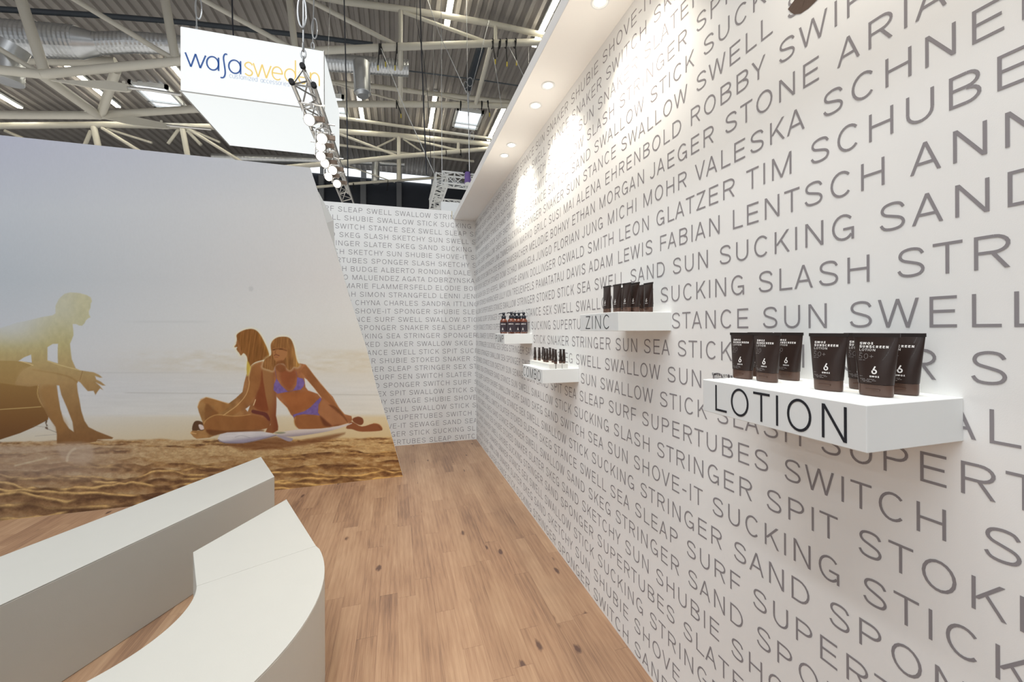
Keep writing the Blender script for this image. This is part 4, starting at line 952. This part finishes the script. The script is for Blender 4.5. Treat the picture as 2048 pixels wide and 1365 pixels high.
def low(ch):
    """open lower-case outlines in a unit box, x-height 1"""
    A = lambda *a: arcp(*a)
    if ch == 'w': return [[(0,1),(.27,0)],[(.27,0),(.5,1)],[(.5,1),(.73,0)],[(.73,0),(1,1)]]
    if ch in 'ao': return [A(.5,.5,.5,.5,0,360,24)]+([[(1,1),(1,0)]] if ch == 'a' else [])
    if ch == 'd': return [A(.5,.5,.5,.5,0,360,24), [(1,1.75),(1,0)]]
    if ch == 'e': return [[(0,.5),(1,.5)]+A(.5,.5,.5,.5,0,310,22)]
    if ch == 'n': return [[(0,1),(0,0)], A(.5,.5,.5,.5,180,0,14)+[(1,0)]]
    if ch == 's': return [catmull([(.95,.82),(.75,.97),(.45,1),(.15,.86),(.12,.68),(.4,.53),(.75,.42),(.95,.25),(.8,.05),(.45,0),(.1,.12)],4)]
    if ch == 'f': return [catmull([(1,1.32),(.75,1.36),(.52,1.22),(.45,1.0),(.55,.6),(.68,.1),(.66,-.2),(.5,-.4),(.2,-.48),(0,-.44)],4)]
    if ch == 'c': return [A(.5,.5,.5,.5,40,320,18)]
    if ch == 'u': return [[(0,1),(0,.45)]+A(.5,.45,.5,.45,180,360,12)+[(1,1)], [(1,1),(1,0)]]
    if ch == 't': return [[(.5,1.5),(.5,0)], [(.1,1),(.95,1)]]
    if ch == 'm': return [[(0,1),(0,0)], A(.25,.6,.25,.4,180,0,8)+[(.5,0)], A(.75,.6,.25,.4,180,0,8)+[(1,0)]]
    if ch == 'i': return [[(.5,1),(.5,0)], [(.5,1.45),(.5,1.3)]]
    if ch == 'z': return [[(0,1),(1,1)], [(1,1),(0,0)], [(0,0),(1,0)]]
    if ch == 'r': return [[(0,1),(0,0)], A(.6,.5,.6,.5,180,70,8)]
    if ch == '1': return [[(.2,1.3),(.55,1.5),(.55,0)]]
    return []
zbase = on(388,135,Y=YS).z; xh = on(425,120,Y=YS).z-on(437,143,Y=YS).z
xh = .235; zbase = on(437,142.6,Y=YS).z
def place(mb, ch, xa, xb, s, xh_, zb_, y=YS-.012):
    for st in low(ch):
        for q in ribbon([(xa+(xb-xa)*u, v*xh_) for u, v in st], s): mb.add([(u, y, zb_+v) for u, v in q], [(0,1,2,3)])
fb = MB(); fy = MB(); PX = lambda zx, zy: on(340+zx/5.689, zy/5.689, Y=YS).x
for ch, a, b_, mb in (('w',178,410,fb),('a',422,556,fb),('f',578,655,fb),('a',672,806,fb),('s',846,945,fy),('w',950,1152,fy),('e',1165,1280,fy),('d',1308,1430,fy),('e',1465,1560,fy),('n',1600,1700,fy)):
    place(mb, ch, PX(a, 700+a*.16), PX(b_, 700+b_*.16), .026 if mb is fb else .024, xh, zbase)
x = local(fb, sign).build('blue_lettering', m_lblue, sign); x = local(fy, sign).build('yellow_lettering', m_lyel, sign)
fg = MB(); xx = PX(680, 870); zz = on(340+690/5.689, 888/5.689, Y=YS).z
for ch in 'customized accessories since 1':
    w_ = {'i': .022, '1': .03, 'm': .062, ' ': .045, 't': .03, 'r': .03}.get(ch, .048)
    if ch != ' ': place(fg, ch, xx, xx+w_*.78, .009, .058, zz)
    xx += w_*.985
local(fg, sign).build('tagline', m_lgrey, sign)
# chains and hooks carrying the sign
def sling(label, top, bot, ring, Y, zbot=None):
    t = empty('hanging_chain', on(*bot, Y=Y), label, 'chain', 'chains of the hanging sign and lamp truss'); a, b_ = on(*top, Y=Y), on(*bot, Y=Y); b_.z = b_.z if zbot is None else zbot
    f = MB(); q = b_+(a-b_)*.30; f.tube(q, a, .012, 6); f.tube(a, (a.x, a.y, deck_z(a.x)-.004), .012, 6); local(f, t).build('wire_rope', m_wire, t)
    f = MB(); n = max(3, int((q-b_).length/.09))
    for k in range(n):
        c = b_+(q-b_)*((k+.5)/n); h = (q-b_).length/n*.62; e = Vector((1,0,0)) if k % 2 else Vector((0,1,0))
        f.path([c+e*(.028*math.cos(2*PI*j/12))+Vector((0,0,h*math.sin(2*PI*j/12))) for j in range(12)], .011, 6, True)
    local(f, t).build('links', m_wire, t, smooth=True)
    if ring:
        f = MB(); c = on(*ring, Y=Y-.02); h = .20; f.path([c+Vector((.05*math.cos(2*PI*j/20), 0, h*math.sin(2*PI*j/20))) for j in range(20)], .012, 6, True); local(f, t).build('sling_loop', m_wire, t, smooth=True)
sling('steel chain with sling loop at the left top of the hanging sign', (391,-16), (394.5,74), (397,16), YS+.35, zt)
sling('steel chain with sling loop at the right top of the hanging sign', (628,-16), (624.5,116), (629,57), YS+.5, zt)

# ------------------------------------------------------------------ triangular lamp truss
ap = on(605,131.5,Y=5.65); a1 = on(583,163,Y=5.65); a2 = on(627.5,170.5,Y=5.65)
zl = (a1.z+a2.z)/2; a1.z = a2.z = zl; YE = 10.6
lt_ = empty('lighting_truss', (ap.x, (5.65+YE)/2, zl), 'triangular aluminium lamp truss pointing away under the hanging sign', 'truss'); far = Vector((0, YE-5.65, 0))
for p in (ap, a1, a2):
    f = MB(); f.tube(p, p+far, .025, 12); ch_ = local(f, lt_).build('chord_tube', m_alu, lt_, smooth=True)
    f = MB(); f.tube(p+Vector((0,-.02,0)), p+Vector((0,.03,0)), .034, 14); local(f, lt_).build('end_cap', m_strap, ch_, smooth=True)
ns = 18
for p, q in ((a1, a2), (a1, ap), (ap, a2)):
    f = MB(); f.tube(p+far*.012, q+far*.012, .011, 6)
    for k in range(ns):
        u0, u1 = .012+.98*k/ns, .012+.98*(k+1)/ns; s0, s1 = (p, q) if k % 2 == 0 else (q, p)
        f.tube(s0+far*u0, s1+far*u1, .011, 6)
    local(f, lt_).build('lacing', m_alu, lt_, smooth=True)
sling('steel chain hooked to the near end of the lamp truss', (607,-10), (606.5,129), (604,24), 5.72)
LP = ((623,240),(646,277),(645,293),(643.5,312),(653,326),(667,340),(660,353),(675.5,367))
for i, (px, py) in enumerate(LP):
    p = on(px, py, Z=zl-.25); 
    t = empty('flood_lamp', p, 'glowing can lamp clamped to the lamp truss, %s from its near end' % ord_[i], 'lamp', 'can lamps on the lamp truss')
    d = Vector((-.35+.25*(i % 2), -1, -.55)).normalized(); r = .076
    f = MB(); f.tube(-d*.14, d*.05, r*.55, 16, r); f.tube(d*.05, d*.065, r*1.08, 16); f.build('can', m_alu, t, smooth=True)
    f = MB(); f.tube(d*.066, d*.075, r*.95, 16, r*.8); f.build('lens', m_lamp, t, smooth=True)
    f = MB(); f.path([Vector((-.10,0,0)), Vector((-.10,0,.13)), Vector((0,0,.17)), Vector((.10,0,.13)), Vector((.10,0,0))], .012, 6); f.tube((0,0,.16), (0,0,.235), .02, 8); f.box((-.17,-.015,.215), (.17,.015,.2255)); f.build('yoke', m_alu, t, smooth=True)
    f = MB(); g_ = -d*.10; f.box((.03,-.02,-.01), (.17,.02,.055)); f.build('ballast_box', mat('brown_ballast', (.30,.21,.15), .5) if i == 0 else bpy.data.materials['brown_ballast'], t)

# ------------------------------------------------------------------ neighbouring stand behind the end wall
zr = HC+4.0; c0 = on(884,347,Z=zr+.15); c1 = on(948,354,Z=zr+.15)
yn, yf = c0.y, on(868,400,Z=zr+.15).y; xl = c0.x; xr_ = xl+3.2
def box_beam(root, a, b_, w, nm):
    a = Vector(a); b_ = Vector(b_); d = (b_-a).normalized(); s = Vector((d.y, -d.x, 0)); L = (b_-a).length; f = MB(); C_ = [s*w/2+Vector((0,0,w/2)), -s*w/2+Vector((0,0,w/2)), -s*w/2-Vector((0,0,w/2)), s*w/2-Vector((0,0,w/2))]
    for c in C_: f.tube(a+c, b_+c, .025, 8)
    n = int(L/(w*1.0))
    for k in range(4):
        c, e = C_[k], C_[(k+1)%4]
        for j in range(n+1):
            q = a+d*(L*j/n); f.tube(q+c, q+e, .012, 5)
            if j < n: f.tube(q+(c if j % 2 else e), q+d*(L/n)+(e if j % 2 else c), .012, 5)
    local(f, root).build(nm, m_white, root)
gt = empty('goalpost_truss', (xl, (yn+yf)/2, zr), 'white square truss frame hanging beyond the end wall', 'truss')
for a, b_ in (((xl,yn,zr),(xr_,yn,zr)), ((xl,yn,zr),(xl,yf,zr)), ((xl,yf,zr),(xr_,yf,zr)), ((xr_,yn,zr),(xr_,yf,zr))): box_beam(gt, a, b_, .30, 'truss_beam')
f = MB()
for a, b_ in ((xl, yn), (xl, yf), (xr_, yn), (xr_, yf)): f.tube((a, b_, zr+.15), (a, b_, deck_z(a)-.02), .008, 6)
local(f, gt).build('suspension_wire', m_wire, gt)
f = MB(); a = on(882,403,Y=6.6); f.box((a.x, 6.6, 0), (a.x+2.0, 6.7, a.z)); tag(f.build('stand_fascia', m_white), 'plain white fascia of the stand behind the end wall', 'stand wall')
# purple lamp on that truss
p = on(935,352,Y=yn-.26); t = empty('purple_lamp', p, 'purple spotlight hanging on the white truss, at the soffit edge', 'lamp')
f = MB(); f.tube((0,0,.08), (0,-.05,-.22), .07, 14, .09); f.build('can', m_purple, t, smooth=True); f = MB(); f.tube((0,0,.08), (0,0,.30), .018, 8); f.box((-.1,-.02,.10), (.1,.086,.12)); f.build('clamp', m_strap, t)
f = MB(); f.tube((0,-.051,-.222), (0,-.054,-.235), .08, 14); f.build('lens', m_white, t)

# ------------------------------------------------------------------ cables, bridles, webbing slings
def wire(name, label, pts, Y, r, m, cat='cable', group=None):
    f = MB()
    for a, b_ in zip(pts[:-1], pts[1:]): f.tube(on(*a, Y=Y), on(*b_, Y=Y), r, 6)
    if pts[0][1] < 0: a = on(*pts[0], Y=Y); f.tube(a, (a.x, a.y, deck_z(a.x)-.004), r, 6)
    return tag(f.build(name, m), label, cat, group)
m_cab = mat('dark_cable', (.025,.028,.04), .6)
wire('power_cable', 'dark cable hanging left of the duct outlet down past the lamp truss', [(688,-12),(691,110),(694,230),(696,372)], 9.9, .014, m_cab)
wire('power_cable', 'dark double cable hanging in the middle of the hall, right of the truss post', [(840,-12),(843,100),(848,230),(853,350)], 10.6, .017, m_cab)
wire('power_cable', 'thin second cable swinging beside the middle dark cable', [(834,-12),(833,40),(846,110),(856,200),(862,330)], 10.7, .008, m_cab)
wire('power_cable', 'dark cable crossing behind the top of the hanging sign', [(464,-12),(465,40),(467,75)], 10.9, .017, m_cab)
wire('wire_rope', 'long pale wire slanting from the near truss down to the white truss frame', [(762,97),(813.5,226),(871,353)], 11.6, .011, m_wire)
wire('wire_rope', 'thin pale wire dropping left of the dark hanging cable', [(661,-8),(658,60),(656,112)], 11.2, .007, m_wire)
b_ = empty('bridle', on(936,194,Y=10.8), 'wire bridle meeting at a hook above the white truss frame', 'rigging'); 
f = MB()
for pts in ([(853,-6),(878,66),(933,186)], [(933,-6),(934,90),(935,190)], [(978,40),(962,105),(939,192)]):
    for a, c in zip(pts[:-1], pts[1:]): f.tube(on(*a, Y=10.8), on(*c, Y=10.8), .009, 6)
local(f, b_).build('bridle_wire', m_wire, b_)
f = MB(); f.path([on(940+5.5*math.cos(2*PI*j/18), 164+9*math.sin(2*PI*j/18), Y=10.78) for j in range(18)], .009, 6, True); f.path([on(931+4*math.cos(2*PI*j/18), 170+7*math.sin(2*PI*j/18), Y=10.78) for j in range(18)], .007, 6, True); local(f, b_).build('sling_loop', m_wire, b_)
f = MB(); f.tube(on(936,186,Y=10.8), on(936.5,206,Y=10.8), .03, 8); f.tube(on(936.5,206,Y=10.8), on(937,232,Y=10.8), .016, 8); local(f, b_).build('hook', m_wire, b_, smooth=True)
f = MB(); f.tube(on(937,232,Y=10.8), on(939,345,Y=10.8), .011, 6); f.path([on(944+4*math.cos(2*PI*j/18), 272+9*math.sin(2*PI*j/18), Y=10.78) for j in range(18)], .008, 6, True); local(f, b_).build('drop_wire', m_wire, b_)
wire('wire_rope', 'pale wire dropping from the yellow tagged slings to the lamp strip by the soffit', [(987,116),(995,160),(1003,214)], 11.4, .009, m_wire)
wire('wire_rope', 'pale wire running from the slings to the soffit edge', [(1017,92),(1034,125),(1050,158)], 11.4, .009, m_wire)
def strap(label, x_, y0, y1, lean, Y, tagc):
    t = empty('webbing_sling', on(x_, y0, Y=Y), label, 'sling', 'black webbing slings on the truss chords'); f = MB(); w = .03
    P = [on(x_+lean*k/4, y0+(y1-y0)*k/4, Y=Y-.12) for k in range(5)]
    for a, c in zip(P[:-1], P[1:]): f.box_ = None; f.tube(a, c, w*.55, 6)
    c0_ = on(x_, y0+6, Y=Y); f.path([c0_+Vector((0, .125*math.cos(2*PI*j/16), .125*math.sin(2*PI*j/16))) for j in range(16)], w*.6, 5, True)
    local(f, t).build('webbing', m_strap, t)
    if tagc:
        f = MB(); q = P[-1]; f.box((q.x-.018, q.y-.012, q.z-.14), (q.x+.018, q.y+.012, q.z)); local(f, t).build('tag', m_yellow, t)
for i, (x_, y0, y1, ln_, Y, tg, lab) in enumerate(((759,92,131,-3,YA,1,'black sling left of the truss post, leaning left'),(762,92,124,9,YA,1,'black sling left of the truss post, leaning right'),(794,90,131,-4,YA,1,'black sling on the truss post itself'),
   (793,203,228,9,YB,1,'short black sling under the second chord by the post'),(984.5,82,119,6,YA,1,'first black sling from the left near the soffit'),(999,82,114,-4,YA,0,'second black sling from the left near the soffit'),(1012,81,124,2,YA,1,'third black sling near the soffit, with yellow tag'),(1030,81,122,3,YA,1,'last black sling before the soffit edge'),
   (921,204,222,0,YB,0,'short black sling above the right skylight'),(963,204,232,1,YB,0,'black sling right of the right skylight'),(975,203,226,4,YB,1,'yellow tagged sling beside the right skylight'),(892,301,312,1,YC,0,'black sling on the far truss, left of two'),(921,299,314,2,YC,0,'black sling on the far truss, right of two'),(707,366,386,3,22.0,0,'black sling hanging before the dark far wall, left'),(776,361,382,-2,22.0,0,'black sling hanging before the dark far wall, right'))):
    strap(lab, x_, y0, y1, ln_, Y, tg)
